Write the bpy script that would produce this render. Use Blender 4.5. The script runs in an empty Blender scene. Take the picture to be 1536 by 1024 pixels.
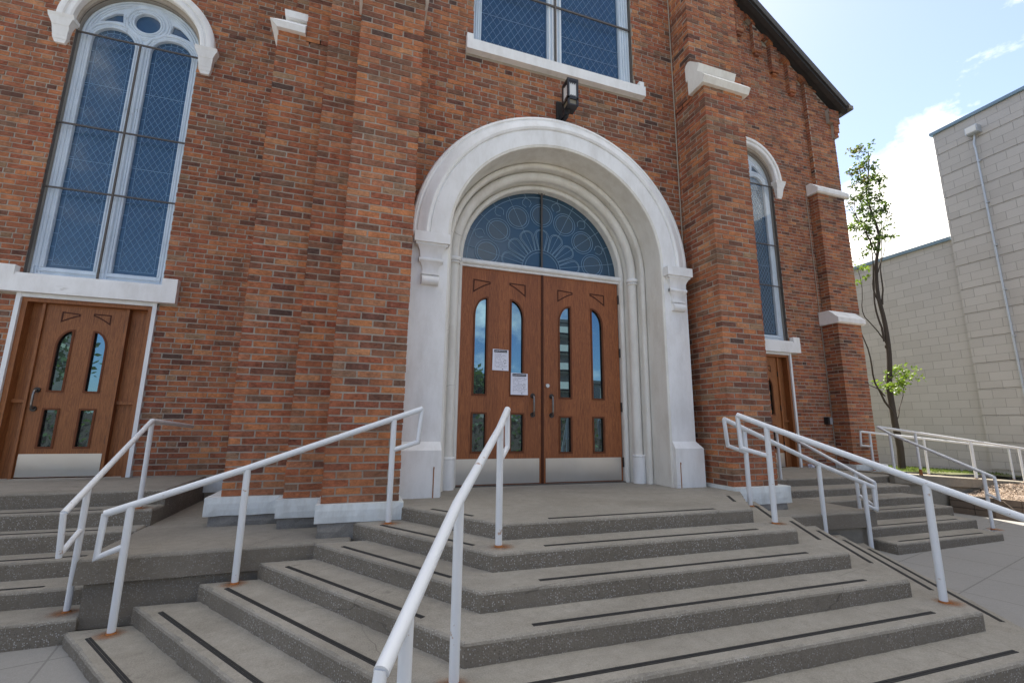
import bpy, bmesh, math, random
from mathutils import Vector, Matrix
RND = random.Random(7)
PI = math.pi
SC = bpy.context.scene
COL = SC.collection
ORG = {}

# ------------------------------------------------------------------ node helpers
class NT:
    def __init__(s, name):
        s.m = bpy.data.materials.new(name); s.m.use_nodes = True
        s.t = s.m.node_tree; s.t.nodes.clear()
        s.out = s.t.nodes.new('ShaderNodeOutputMaterial')
    def n(s, typ, props=None, **ins):
        nd = s.t.nodes.new(typ)
        for k, v in (props or {}).items(): setattr(nd, k, v)
        for k, v in ins.items():
            key = int(k[1:]) if k[0] == '_' and k[1:].isdigit() else k.replace('_', ' ')
            s.set(nd.inputs[key], v)
        return nd
    def set(s, inp, v):
        if isinstance(v, bpy.types.NodeSocket): s.t.links.new(v, inp)
        elif isinstance(v, (tuple, list)) and len(v) == 3 and inp.type == 'RGBA': inp.default_value = (*v, 1)
        else: inp.default_value = v
    def math(s, op, a, b=0.0, c=0.0, clamp=False):
        nd = s.t.nodes.new('ShaderNodeMath'); nd.operation = op; nd.use_clamp = clamp
        s.set(nd.inputs[0], a); s.set(nd.inputs[1], b); s.set(nd.inputs[2], c)
        return nd.outputs[0]
    def mix(s, f, a, b, mode='MIX'):
        nd = s.t.nodes.new('ShaderNodeMix'); nd.data_type = 'RGBA'; nd.blend_type = mode; nd.clamp_factor = True
        s.set(nd.inputs[0], f); s.set(nd.inputs[6], a); s.set(nd.inputs[7], b)
        return nd.outputs[2]
    def pos(s): return s.n('ShaderNodeNewGeometry').outputs['Position']
    def sep(s, v):
        nd = s.n('ShaderNodeSeparateXYZ'); s.set(nd.inputs[0], v); return nd.outputs
    def comb(s, x, y, z):
        nd = s.n('ShaderNodeCombineXYZ'); s.set(nd.inputs[0], x); s.set(nd.inputs[1], y); s.set(nd.inputs[2], z); return nd.outputs[0]
    def noise(s, scale, detail=3.0, rough=0.55, vec=None, dist=0.0):
        nd = s.n('ShaderNodeTexNoise'); s.set(nd.inputs['Vector'], vec if vec is not None else s.pos())
        nd.inputs['Scale'].default_value = scale; nd.inputs['Detail'].default_value = detail
        nd.inputs['Roughness'].default_value = rough; nd.inputs['Distortion'].default_value = dist
        return nd.outputs['Fac']
    def scaled(s, sx, sy, sz, vec=None):
        nd = s.n('ShaderNodeVectorMath', {'operation': 'MULTIPLY'})
        s.set(nd.inputs[0], vec if vec is not None else s.pos()); nd.inputs[1].default_value = (sx, sy, sz); return nd.outputs[0]
    def ramp(s, fac, stops, interp='LINEAR'):
        nd = s.n('ShaderNodeValToRGB'); s.set(nd.inputs[0], fac); cr = nd.color_ramp; cr.interpolation = interp
        while len(cr.elements) < len(stops): cr.elements.new(0.5)
        for e, (p, c) in zip(cr.elements, stops):
            e.position = p; e.color = (*c, 1) if isinstance(c, (tuple, list)) else (c, c, c, 1)
        return nd.outputs[0]
    def bump(s, h, strength=0.3, dist=0.01):
        nd = s.n('ShaderNodeBump'); s.set(nd.inputs['Height'], h); nd.inputs['Strength'].default_value = strength
        nd.inputs['Distance'].default_value = dist; return nd.outputs[0]
    def pbr(s, color, rough=0.7, normal=None, metallic=0.0, spec=0.5, **kw):
        b = s.n('ShaderNodeBsdfPrincipled'); s.set(b.inputs['Base Color'], color); s.set(b.inputs['Roughness'], rough)
        b.inputs['Metallic'].default_value = metallic; b.inputs['Specular IOR Level'].default_value = spec
        for k, v in kw.items(): s.set(b.inputs[k.replace('_', ' ')], v)
        if normal is not None: s.set(b.inputs['Normal'], normal)
        s.t.links.new(b.outputs[0], s.out.inputs[0]); return s.m

M = {}
def mk_materials():
    # brick: one colour per brick island
    t = NT('brick')
    g = t.n('ShaderNodeNewGeometry'); isl = g.outputs['Random Per Island']; p = g.outputs['Position']
    c = t.ramp(isl, [(0.0, (.270, .092, .044)), (.17, (.315, .112, .048)), (.32, (.225, .080, .042)), (.45, (.270, .112, .058)),
                     (.56, (.245, .080, .040)), (.65, (.320, .135, .066)), (.71, (.175, .074, .044)), (.80, (.285, .100, .046)),
                     (.885, (.130, .058, .039)), (.930, (.225, .128, .075)), (.955, (.175, .095, .060)), (.989, (.075, .042, .034))], 'CONSTANT')
    n1 = t.noise(30, 5, .7, t.scaled(1, 1, 1.6, p)); n2 = t.noise(.9, 3, .55, p); n3 = t.noise(180, 2, .6, p)
    isl2 = t.math('FRACT', t.math('MULTIPLY', isl, 37.7))
    n1c = t.math('MULTIPLY', t.math('SUBTRACT', n1, .5), 2.3); blot = t.math('MULTIPLY', t.math('SUBTRACT', t.noise(9.0, 3, .6, p), .5), 1.5)
    v = t.math('ADD', t.math('ADD', 1.02, n1c), t.math('ADD', blot, t.math('MULTIPLY', isl2, .42)))
    v = t.math('MAXIMUM', t.math('MULTIPLY', v, t.math('ADD', t.math('MULTIPLY', n2, .6), .70)), .22)
    hsv = t.n('ShaderNodeHueSaturation', Saturation=.98, Value=v, Color=c); t.set(hsv.inputs['Hue'], t.math('ADD', .4935, t.math('MULTIPLY', isl2, .014)))
    dirt = t.ramp(t.noise(2.6, 6, .7, t.scaled(1, 1, .45, p)), [(.52, 0.0), (.74, 1.0)])
    cc = t.mix(t.math('MULTIPLY', dirt, .5), hsv.outputs[0], (.085, .052, .038))
    sm = t.ramp(t.noise(11, 5, .7, p), [(.58, 0.0), (.76, 1.0)])
    cc = t.mix(t.math('MULTIPLY', sm, .32), cc, (.30, .24, .19))
    M['brick'] = t.pbr(cc, .88, t.bump(t.math('ADD', n1, t.math('MULTIPLY', n3, .4)), .7, .01), spec=.25)
    # mortar
    t = NT('mortar'); n = t.noise(60, 4); n2 = t.noise(1.3, 4)
    c = t.mix(n2, (.36, .315, .265), (.47, .42, .355)); c = t.mix(t.math('MULTIPLY', n, .4), c, (.25, .21, .175))
    c = t.mix(t.math('MULTIPLY', t.ramp(t.noise(2.6, 6, .7, t.scaled(1, 1, .45)), [(.50, 0.0), (.72, 1.0)]), .4), c, (.13, .10, .08))
    M['mortar'] = t.pbr(c, .95, t.bump(n, .6, .006), spec=.15)
    # concrete variants
    def concrete(name, a, b, agg, stain=0.35, riser=0.0):
        t = NT(name); p = t.pos(); n = t.noise(1.1, 6, .65, p); n2 = t.noise(14, 5, .7, p); n3 = t.noise(140, 3, .6, p)
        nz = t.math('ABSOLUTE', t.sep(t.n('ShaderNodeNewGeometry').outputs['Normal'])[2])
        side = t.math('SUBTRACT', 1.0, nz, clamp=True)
        c = t.mix(t.ramp(n, [(.3, 0.), (.7, 1.)]), a, b)
        c = t.mix(t.math('MULTIPLY', t.ramp(n2, [(.35, 0.), (.75, 1.)]), .45), c, tuple(x * .55 for x in a))
        c = t.mix(t.math('MULTIPLY', t.ramp(n3, [(.4, 0.), (.65, 1.)]), .35), c, tuple(min(1, x * 1.35) for x in b))
        c = t.mix(t.math('MULTIPLY', side, .60 if riser else .1), c, (.128, .102, .074))  # upright faces darker and browner: dirt and aggregate, plus shade painted in
        vo = t.n('ShaderNodeTexVoronoi', Scale=92.0); t.set(vo.inputs['Vector'], p)
        vc = t.sep(vo.outputs['Color'])[0]
        near = t.math('LESS_THAN', vo.outputs['Distance'], .36)
        patch = t.ramp(t.noise(2.3, 4, .6, p), [(.35, 0.15), (.62, 1.)])
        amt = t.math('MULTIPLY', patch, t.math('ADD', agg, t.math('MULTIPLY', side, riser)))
        lt = t.math('MULTIPLY', t.math('MULTIPLY', t.math('GREATER_THAN', vc, .55), near), amt)
        dk = t.math('MULTIPLY', t.math('MULTIPLY', t.math('LESS_THAN', vc, .24), near), amt)
        c = t.mix(t.math('MULTIPLY', t.math('MINIMUM', lt, 1.0), t.math('ADD', .42, t.math('MULTIPLY', t.sep(vo.outputs['Color'])[1], .7))), c, (.40, .385, .36)); c = t.mix(t.math('MULTIPLY', t.math('MINIMUM', dk, 1.0), .42), c, (.05, .042, .035))
        vo2 = t.n('ShaderNodeTexVoronoi', Scale=2.1); t.set(vo2.inputs['Vector'], t.mix(.12, p, t.n('ShaderNodeTexNoise', Scale=3.0).outputs['Color']))
        spots = t.ramp(t.noise(5.5, 7, .75, t.scaled(1, 1, 1.6)), [(.60, 0.), (.72, 1.)])
        c = t.mix(t.math('MULTIPLY', spots, stain), c, (.095, .085, .07))
        gum = t.math('LESS_THAN', vo2.outputs['Distance'], .035)
        c = t.mix(t.math('MULTIPLY', gum, .45), c, (.07, .065, .06))
        h = t.math('ADD', t.math('MULTIPLY', n3, .5), t.math('MULTIPLY', t.math('SUBTRACT', 1.0, vo.outputs['Distance']), t.math('MULTIPLY', amt, .6)))
        vo3 = t.n('ShaderNodeTexVoronoi', {'feature': 'DISTANCE_TO_EDGE'}, Scale=.8); t.set(vo3.inputs['Vector'], t.mix(.22, p, t.n('ShaderNodeTexNoise', Scale=3.0, Detail=6.0).outputs['Color']))
        ck = t.math('MULTIPLY', t.math('LESS_THAN', vo3.outputs['Distance'], .0017), t.ramp(t.noise(1.3, 2, .5, p), [(.53, 0.), (.58, 1.)])); c = t.mix(t.math('MULTIPLY', ck, .45), c, (.06, .05, .042))
        wet = t.ramp(t.noise(.9, 5, .62, t.scaled(.6, 1.5, 3)), [(.50, 0.), (.62, 1.)]); c = t.mix(t.math('MULTIPLY', wet, .28), c, (.13, .115, .095))
        M[name] = t.pbr(c, .9, t.bump(t.math('ADD', h, n2), .5, .006), spec=.25)
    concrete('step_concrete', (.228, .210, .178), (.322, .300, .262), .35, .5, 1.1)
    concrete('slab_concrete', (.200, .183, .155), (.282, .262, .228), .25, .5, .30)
    concrete('old_concrete', (.22, .195, .155), (.30, .275, .23), .1, .3, 0.0)
    concrete('stone', (.20, .19, .17), (.27, .26, .25), .1, .5, 0.0)
    # pavement with joints
    t = NT('pavement'); p = t.pos(); s = t.sep(p)
    n = t.noise(.8, 5, .6, p); n2 = t.noise(30, 4, .7, p); n3 = t.noise(160, 2, .6, p)
    c = t.mix(n, (.235, .228, .215), (.32, .31, .295)); c = t.mix(t.math('MULTIPLY', n2, .4), c, (.14, .135, .13)); c = t.mix(t.math('MULTIPLY', t.ramp(n3, [(.45, 0.), (.7, 1.)]), .4), c, (.36, .35, .34))
    def joint(u, w, per, off):
        f = t.math('FRACT', t.math('DIVIDE', t.math('ADD', u, off), per)); return t.math('LESS_THAN', t.math('MULTIPLY', f, per), w)
    rot = t.math('ADD', t.math('MULTIPLY', s[0], .97), t.math('MULTIPLY', s[1], .22)); rot2 = t.math('SUBTRACT', t.math('MULTIPLY', s[1], .97), t.math('MULTIPLY', s[0], .22))
    j = t.math('MAXIMUM', joint(rot, .012, .62, 100.1), joint(rot2, .012, .62, 100.35))
    c = t.mix(t.math('MULTIPLY', j, .4), c, (.09, .085, .08))
    M['pavement'] = t.pbr(c, .92, t.bump(t.math('SUBTRACT', n2, t.math('MULTIPLY', j, .8)), .4, .006), spec=.2)
    # white paints
    def paint(name, col, dirtc, amt, rough=.55, sc=6.0):
        t = NT(name); p = t.pos(); n = t.noise(sc, 6, .68, t.scaled(1, 1, .35, p)); n2 = t.noise(.7, 4, .6, p); n3 = t.noise(70, 3, .6, p)
        f = t.math('MULTIPLY', t.ramp(n, [(.42, 0.), (.78, 1.)]), amt); c = t.mix(f, col, dirtc)
        c = t.mix(t.math('MULTIPLY', t.ramp(n2, [(.35, 0.), (.7, 1.)]), amt * .6), c, tuple(x * .86 for x in col))
        vo = t.n('ShaderNodeTexVoronoi', {'feature': 'DISTANCE_TO_EDGE'}, Scale=1.5); t.set(vo.inputs['Vector'], t.mix(.18, p, t.n('ShaderNodeTexNoise', Scale=4.0, Detail=5.0).outputs['Color']))
        ck = t.math('MULTIPLY', t.math('LESS_THAN', vo.outputs['Distance'], .006), t.ramp(t.noise(1.7, 2, .5, p), [(.60, 0.), (.66, 1.)])); c = t.mix(t.math('MULTIPLY', ck, .45), c, (.25, .22, .18))
        M[name] = t.pbr(c, rough, t.bump(t.math('ADD', n, t.math('MULTIPLY', n3, .3)), .18, .004), spec=.35)
    paint('white_trim', (.85, .85, .845), (.42, .39, .34), .42)
    paint('cream_trim', (.78, .76, .71), (.42, .36, .28), .5)
    paint('window_white', (.82, .84, .85), (.40, .42, .44), .35)
    paint('base_white', (.70, .74, .75), (.30, .29, .26), .55, sc=11)
    t = NT('rail_paint'); p = t.pos(); n = t.noise(16, 5, .7, p)
    c = t.mix(t.math('MULTIPLY', t.ramp(n, [(.655, 0.), (.69, 1.)]), .8), (.70, .72, .745), (.36, .20, .11))
    n4 = t.noise(3, 4, .6, p); c = t.mix(t.math('MULTIPLY', n4, .25), c, (.5, .5, .5))
    M['rail_paint'] = t.pbr(c, .38, t.bump(t.noise(55, 3), .12, .002), spec=.45)
    t = NT('rust'); p = t.pos(); n = t.noise(70, 5, .7, p)
    M['rust'] = t.pbr(t.mix(n, (.20, .065, .02), (.42, .17, .05)), .9, t.bump(n, .6, .004))
    # rust stain on the concrete, soft edged
    t = NT('rust_stain'); p = t.pos(); tc = t.n('ShaderNodeTexCoord').outputs['Generated']
    s = t.sep(tc); dx = t.math('SUBTRACT', s[0], .5); dy = t.math('SUBTRACT', s[1], .5)
    r = t.math('SQRT', t.math('ADD', t.math('MULTIPLY', dx, dx), t.math('MULTIPLY', dy, dy)))
    a = t.math('SUBTRACT', t.math('ADD', .62, t.math('MULTIPLY', t.noise(24, 5, .7, p), .75)), t.math('MULTIPLY', r, 2.6), clamp=True)
    b = t.n('ShaderNodeBsdfDiffuse', Color=(.30, .12, .045, 1)); tr = t.n('ShaderNodeBsdfTransparent'); mx = t.n('ShaderNodeMixShader')
    t.set(mx.inputs[0], t.math('MULTIPLY', a, .8)); t.set(mx.inputs[1], tr.outputs[0]); t.set(mx.inputs[2], b.outputs[0]); t.set(t.out.inputs[0], mx.outputs[0]); M['rust_stain'] = t.m
    # wood
    def wood(name, a, b, dark):
        t = NT(name); p = t.pos(); s = t.sep(p)
        board = t.math('FLOOR', t.math('DIVIDE', t.math('ADD', s[0], 20.06), .171))
        wn = t.n('ShaderNodeTexWhiteNoise', {'noise_dimensions': '1D'}); t.set(wn.inputs['W'], board); rb = wn.outputs['Value']
        v = t.comb(t.math('ADD', t.math('MULTIPLY', s[0], 9.0), t.math('MULTIPLY', rb, 30)), t.math('MULTIPLY', s[1], 9.0), t.math('MULTIPLY', s[2], .55))
        n = t.noise(2.2, 4, .6, v, .6)
        rings = t.math('SINE', t.math('MULTIPLY', n, 95.0)); rings = t.math('MULTIPLY', t.math('ADD', rings, 1.0), .5)
        fine = t.noise(1.0, 4, .7, t.scaled(150, 150, 5, p)); soft = t.noise(1.6, 4, .6, p)
        c = t.mix(t.math('MULTIPLY', rings, .75), a, b); c = t.mix(t.math('MULTIPLY', t.ramp(fine, [(.44, 0.), (.62, 1.)]), .60), c, dark)
        c = t.mix(t.math('MULTIPLY', rb, .30), c, dark); c = t.mix(t.math('MULTIPLY', t.ramp(soft, [(.4, 0.), (.7, 1.)]), .35), c, b)
        f = t.math('MULTIPLY', t.math('FRACT', t.math('DIVIDE', t.math('ADD', s[0], 20.06), .171)), .171)
        seam = t.math('LESS_THAN', f, .0018); c = t.mix(t.math('MULTIPLY', seam, .45), c, dark)
        M[name] = t.pbr(c, t.math('ADD', .36, t.math('MULTIPLY', fine, .25)), t.bump(t.math('ADD', fine, t.math('MULTIPLY', rings, .3)), .22, .002), spec=.4)
    wood('door_oak', (.430, .150, .048), (.265, .080, .025), (.085, .024, .010))
    wood('side_oak', (.420, .165, .055), (.265, .092, .029), (.095, .032, .013))
    t = NT('dark_wood'); M['dark_wood'] = t.pbr(t.mix(t.noise(60, 3), (.050, .015, .007), (.090, .026, .010)), .6, spec=.25)
    t = NT('bead_wood'); M['bead_wood'] = t.pbr(t.mix(t.noise(60, 3), (.12, .036, .013), (.165, .052, .019)), .6, spec=.25)
    t = NT('steel'); p = t.pos(); n = t.noise(1, 3, .6, t.scaled(4, 4, 220, p))
    n2 = t.noise(3.0, 3, .6, p)
    M['steel'] = t.pbr(t.mix(n2, (.58, .55, .52), (.70, .68, .66)), t.math('ADD', .24, t.math('MULTIPLY', n, .2)), t.bump(n2, .25, .01), metallic=1.0)
    t = NT('bronze'); M['bronze'] = t.pbr(t.mix(t.noise(50), (.03, .03, .03), (.09, .08, .075)), .35, metallic=.8)
    t = NT('handle_metal'); M['handle_metal'] = t.pbr(t.mix(t.noise(30), (.30, .29, .28), (.16, .15, .15)), .3, metallic=.9)
    t = NT('black_metal'); M['black_metal'] = t.pbr(t.mix(t.noise(40), (.012, .012, .014), (.03, .03, .032)), .4)
    t = NT('black_strip'); s = t.sep(t.pos()); M['black_strip'] = t.pbr(t.mix(t.noise(40, 4), (.009, .009, .010), (.028, .027, .026)), .85, t.bump(t.noise(300, 2), .4, .002))
    t = NT('dark_bar'); M['dark_bar'] = t.pbr(t.mix(t.noise(30), (.05, .042, .035), (.12, .10, .085)), .55)
    t = NT('frosted'); M['frosted'] = t.pbr((.72, .72, .70), .35, spec=.5)
    t = NT('amber_glass'); M['amber_glass'] = t.pbr((.22, .19, .13), .25)
    t = NT('zinc'); M['zinc'] = t.pbr(t.mix(t.noise(14), (.42, .46, .50), (.55, .58, .62)), .45, metallic=.5)
    t = NT('coping'); M['coping'] = t.pbr(t.mix(t.noise(3), (.16, .24, .31), (.22, .31, .38)), .5, metallic=.2)
    t = NT('roof_dark'); M['roof_dark'] = t.pbr(t.mix(t.noise(9), (.022, .022, .024), (.05, .048, .046)), .7)
    t = NT('lead'); M['lead'] = t.pbr((.20, .30, .40), .5)
    t = NT('lead_pale'); M['lead_pale'] = t.pbr((.20, .26, .34), .5)
    # glass
    def glass(name, col, refl, rough, warp=.02, tint=(.93, .97, 1)):
        t = NT(name); p = t.pos(); nr = t.bump(t.noise(1.3, 2, .5, p), warp, .05)
        d = t.n('ShaderNodeBsdfPrincipled'); t.set(d.inputs['Base Color'], col if not callable(col) else col(t)); d.inputs['Roughness'].default_value = .35
        gl = t.n('ShaderNodeBsdfGlossy'); gl.inputs['Color'].default_value = (*tint, 1); gl.inputs['Roughness'].default_value = rough; t.set(gl.inputs['Normal'], nr)
        fr = t.n('ShaderNodeFresnel', IOR=1.5); t.set(fr.inputs['Normal'], nr)
        f = t.math('ADD', refl, t.math('MULTIPLY', fr.outputs[0], 1.0), clamp=True)
        mx = t.n('ShaderNodeMixShader'); t.set(mx.inputs[0], f); t.set(mx.inputs[1], d.outputs[0]); t.set(mx.inputs[2], gl.outputs[0]); t.set(t.out.inputs[0], mx.outputs[0]); M[name] = t.m
    def stained(a, b):
        def f(t):
            v = t.n('ShaderNodeTexVoronoi', Scale=9.0); t.set(v.inputs['Vector'], t.scaled(1, 0, .65))
            return t.mix(t.sep(v.outputs['Color'])[0], a, b)
        return f
    glass('door_glass', (.006, .008, .010), .24, .008, .015, (.50, .82, 1.0))
    glass('lancet_glass', stained((.006, .040, .078), (.010, .054, .098)), .01, .14, .08)
    glass('transom_glass', stained((.004, .042, .085), (.006, .048, .094)), .0, .12, .08)
    glass('roundel_glass', (.030, .055, .070), .0, .15, .08)
    t = NT('storm_glazing'); nr = t.bump(t.noise(.9, 2, .5), .06, .06)
    gl = t.n('ShaderNodeBsdfGlossy'); gl.inputs['Roughness'].default_value = .02; t.set(gl.inputs['Normal'], nr)
    tr = t.n('ShaderNodeBsdfTransparent', Color=(.95, .975, 1, 1)); g_ = t.n('ShaderNodeNewGeometry'); dp = t.n('ShaderNodeVectorMath', {'operation': 'DOT_PRODUCT'}); t.set(dp.inputs[0], g_.outputs['Normal']); t.set(dp.inputs[1], g_.outputs['Incoming']); ca = t.math('ABSOLUTE', dp.outputs['Value']); mx = t.n('ShaderNodeMixShader')
    t.set(mx.inputs[0], t.math('ADD', .022, t.math('POWER', t.math('SUBTRACT', 1.0, ca, clamp=True), 5.0), clamp=True)); t.set(mx.inputs[1], tr.outputs[0]); t.set(mx.inputs[2], gl.outputs[0]); t.set(t.out.inputs[0], mx.outputs[0]); M['storm_glazing'] = t.m
    # paper
    t = NT('paper'); M['paper'] = t.pbr((.80, .80, .88), .8)
    t = NT('ink'); M['ink'] = t.pbr((.015, .015, .02), .8)
    t = NT('grey_ink'); M['grey_ink'] = t.pbr((.22, .22, .28), .8)
    # block wall
    t = NT('block_wall'); p = t.pos(); s = t.sep(p); bh, bl = .2067, .413
    zz = t.math('ADD', s[2], .03 + 20 * bh * 3); row = t.math('FLOOR', t.math('DIVIDE', zz, bh))
    u = t.math('ADD', t.math('ADD', s[1], t.math('MULTIPLY', s[0], 1.0)), t.math('MULTIPLY', t.math('MODULO', row, 2.0), bl / 2)); u = t.math('ADD', u, 100)
    fz = t.math('MULTIPLY', t.math('FRACT', t.math('DIVIDE', zz, bh)), bh); fu = t.math('MULTIPLY', t.math('FRACT', t.math('DIVIDE', u, bl)), bl)
    j = t.math('MAXIMUM', t.math('LESS_THAN', fz, .010), t.math('LESS_THAN', fu, .010))
    wn = t.n('ShaderNodeTexWhiteNoise', {'noise_dimensions': '2D'}); t.set(wn.inputs['Vector'], t.comb(row, t.math('FLOOR', t.math('DIVIDE', u, bl)), 0.0))
    n = t.noise(.6, 4, .6, p); n2 = t.noise(45, 4, .65, p)
    c = t.mix(wn.outputs['Value'], (.48, .46, .44), (.55, .53, .51)); c = t.mix(t.math('MULTIPLY', n, .5), c, (.455, .435, .415)); c = t.mix(t.math('MULTIPLY', n2, .25), c, (.32, .30, .28))
    c = t.mix(t.math('MULTIPLY', j, .55), c, (.20, .19, .18))
    M['block_wall'] = t.pbr(c, .92, t.bump(t.math('SUBTRACT', n2, t.math('MULTIPLY', j, 1.5)), .5, .01), spec=.2)
    # vegetation etc
    def leaf(name, a, b):
        t = NT(name); isl = t.n('ShaderNodeNewGeometry').outputs['Random Per Island']; c = t.mix(isl, a, b)
        d = t.n('ShaderNodeBsdfPrincipled'); t.set(d.inputs['Base Color'], c); d.inputs['Roughness'].default_value = .45
        tl = t.n('ShaderNodeBsdfTranslucent'); t.set(tl.inputs[0], t.mix(.5, c, (.22, .34, .03))); mx = t.n('ShaderNodeMixShader', _0=.4)
        t.set(mx.inputs[1], d.outputs[0]); t.set(mx.inputs[2], tl.outputs[0]); t.set(t.out.inputs[0], mx.outputs[0]); M[name] = t.m
    leaf('leaf_green', (.018, .042, .014), (.055, .095, .028)); leaf('leaf_sunlit_yellow', (.12, .22, .02), (.26, .36, .04)); leaf('leaf_red', (.16, .05, .03), (.10, .09, .03))  # second kind: yellow-green leaves with sunlight put into the colour
    leaf('grass', (.07, .11, .03), (.16, .19, .06))
    t = NT('bark'); n = t.noise(1, 5, .7, t.scaled(60, 60, 10)); M['bark'] = t.pbr(t.mix(n, (.025, .020, .017), (.085, .066, .052)), .9, t.bump(n, .6, .006))
    t = NT('soil'); n = t.noise(12, 5); M['soil'] = t.pbr(t.mix(n, (.16, .115, .08), (.30, .24, .18)), .95, t.bump(n, .6, .02))
    t = NT('lawn'); n = t.noise(9, 6, .7); M['lawn'] = t.pbr(t.mix(n, (.06, .06, .03), (.12, .13, .05)), .95, t.bump(n, .7, .02))
    t = NT('mulch'); isl = t.n('ShaderNodeNewGeometry').outputs['Random Per Island']; M['mulch'] = t.pbr(t.mix(isl, (.20, .135, .095), (.50, .41, .33)), .9)
    t = NT('paver'); isl = t.n('ShaderNodeNewGeometry').outputs['Random Per Island']; n = t.noise(30, 4)
    c = t.mix(isl, (.10, .075, .055), (.22, .16, .115)); c = t.mix(t.math('MULTIPLY', n, .5), c, (.08, .065, .05)); M['paver'] = t.pbr(c, .9, t.bump(n, .5, .01))
    t = NT('asphalt'); n = t.noise(40, 4); M['asphalt'] = t.pbr(t.mix(n, (.04, .04, .042), (.07, .07, .07)), .9)
    t = NT('tower_wall'); M['tower_wall'] = t.pbr(t.mix(t.noise(1), (.16, .15, .14), (.22, .2, .18)), .9)
    t = NT('tower_slab'); M['tower_slab'] = t.pbr((.36, .35, .33), .8)
    t = NT('tower_dark'); M['tower_dark'] = t.pbr((.03, .035, .045), .15)
    t = NT('house_brick'); M['house_brick'] = t.pbr(t.mix(t.noise(3), (.20, .08, .05), (.28, .12, .07)), .9)
mk_materials()

# ------------------------------------------------------------------ mesh helpers
class MB:
    def __init__(s): s.v = []; s.f = []; s.mi = []; s.cur = 0
    def add(s, vs, fs):
        b = len(s.v); s.v += [tuple(x) for x in vs]; s.f += [tuple(b + i for i in f) for f in fs]; s.mi += [s.cur] * len(fs)
    def box(s, x0, x1, y0, y1, z0, z1, j=0.0):
        J = lambda: RND.uniform(-j, j) if j else 0.0
        vs = [(x + J(), y + J(), z + J()) for z in (z0, z1) for y in (y0, y1) for x in (x0, x1)]
        s.add(vs, [(0, 2, 3, 1), (4, 5, 7, 6), (0, 1, 5, 4), (2, 6, 7, 3), (0, 4, 6, 2), (1, 3, 7, 5)])
    def prism(s, pts, a0, a1, axis='y'):
        # pts polygon in the plane perpendicular to axis; extruded a0..a1
        def P(p, a):
            return {'y': (p[0], a, p[1]), 'x': (a, p[0], p[1]), 'z': (p[0], p[1], a)}[axis]
        n = len(pts); vs = [P(p, a0) for p in pts] + [P(p, a1) for p in pts]
        s.add(vs, [tuple(range(n)), tuple(range(2 * n - 1, n - 1, -1))] + [(i, i + n, (i + 1) % n + n, (i + 1) % n) for i in range(n)])
    def tube(s, pts, r, n=12, caps=True):
        pts = [Vector(p) for p in pts]; rs = r if isinstance(r, (list, tuple)) else [r] * len(pts)
        rings = []; prev = None
        for i, p in enumerate(pts):
            a = (pts[i] - pts[i - 1]).normalized() if i else None; b = (pts[i + 1] - pts[i]).normalized() if i < len(pts) - 1 else None
            t = (a + b).normalized() if a is not None and b is not None else (a if b is None else b)
            if prev is None:
                up = Vector((0, 0, 1)) if abs(t.z) < .9 else Vector((1, 0, 0)); u = t.cross(up).normalized()
            else: u = (prev - t * prev.dot(t)).normalized()
            prev = u; w = t.cross(u)
            k = 1.0
            if a is not None and b is not None: k = min(1.6, 1 / max(.35, math.cos(a.angle(b) / 2)))
            ring = []
            for q in range(n):
                an = 2 * PI * q / n; d = u * math.cos(an) + w * math.sin(an)
                if k > 1.001:
                    ax = (b - a).normalized(); d = d + ax * d.dot(ax) * (k - 1)
                ring.append(p + d * rs[i])
            rings.append(ring)
        vs = [v for rg in rings for v in rg]; fs = []
        for i in range(len(pts) - 1):
            for q in range(n): fs.append((i * n + q, i * n + (q + 1) % n, (i + 1) * n + (q + 1) % n, (i + 1) * n + q))
        if caps: fs += [tuple(range(n - 1, -1, -1)), tuple((len(pts) - 1) * n + q for q in range(n))]
        s.add(vs, fs)
    def build(s, name, mats, parent=None, smooth=None, solid=0.0, recalc=True):
        me = bpy.data.meshes.new(name); o = bpy.data.objects.new(name, me); COL.objects.link(o)
        off = ORG.get(parent.name, Vector((0, 0, 0))) if parent else Vector((0, 0, 0))
        me.from_pydata([(v[0] - off.x, v[1] - off.y, v[2] - off.z) for v in s.v], [], s.f)
        for m in (mats if isinstance(mats, list) else [mats]): me.materials.append(M[m])
        for p, i in zip(me.polygons, s.mi): p.material_index = i
        if recalc:
            bm = bmesh.new(); bm.from_mesh(me); bmesh.ops.recalc_face_normals(bm, faces=bm.faces); bm.to_mesh(me); bm.free()
        if smooth is not None:
            me.shade_smooth(); me.set_sharp_from_angle(angle=math.radians(smooth))
        me.update()
        if parent: o.parent = parent; ORG[o.name] = off
        return o

def thing(name, label, cat, loc=(0, 0, 0), group=None):
    o = bpy.data.objects.new(name, None); COL.objects.link(o); o.location = loc; o.empty_display_size = .2
    o['label'] = label; o['category'] = cat
    if group: o['group'] = group
    ORG[o.name] = Vector(loc); return o
def tag(o, label, cat, group=None, kind=None):
    if label: o['label'] = label
    if cat: o['category'] = cat
    if group: o['group'] = group
    if kind: o['kind'] = kind
    return o

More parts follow.
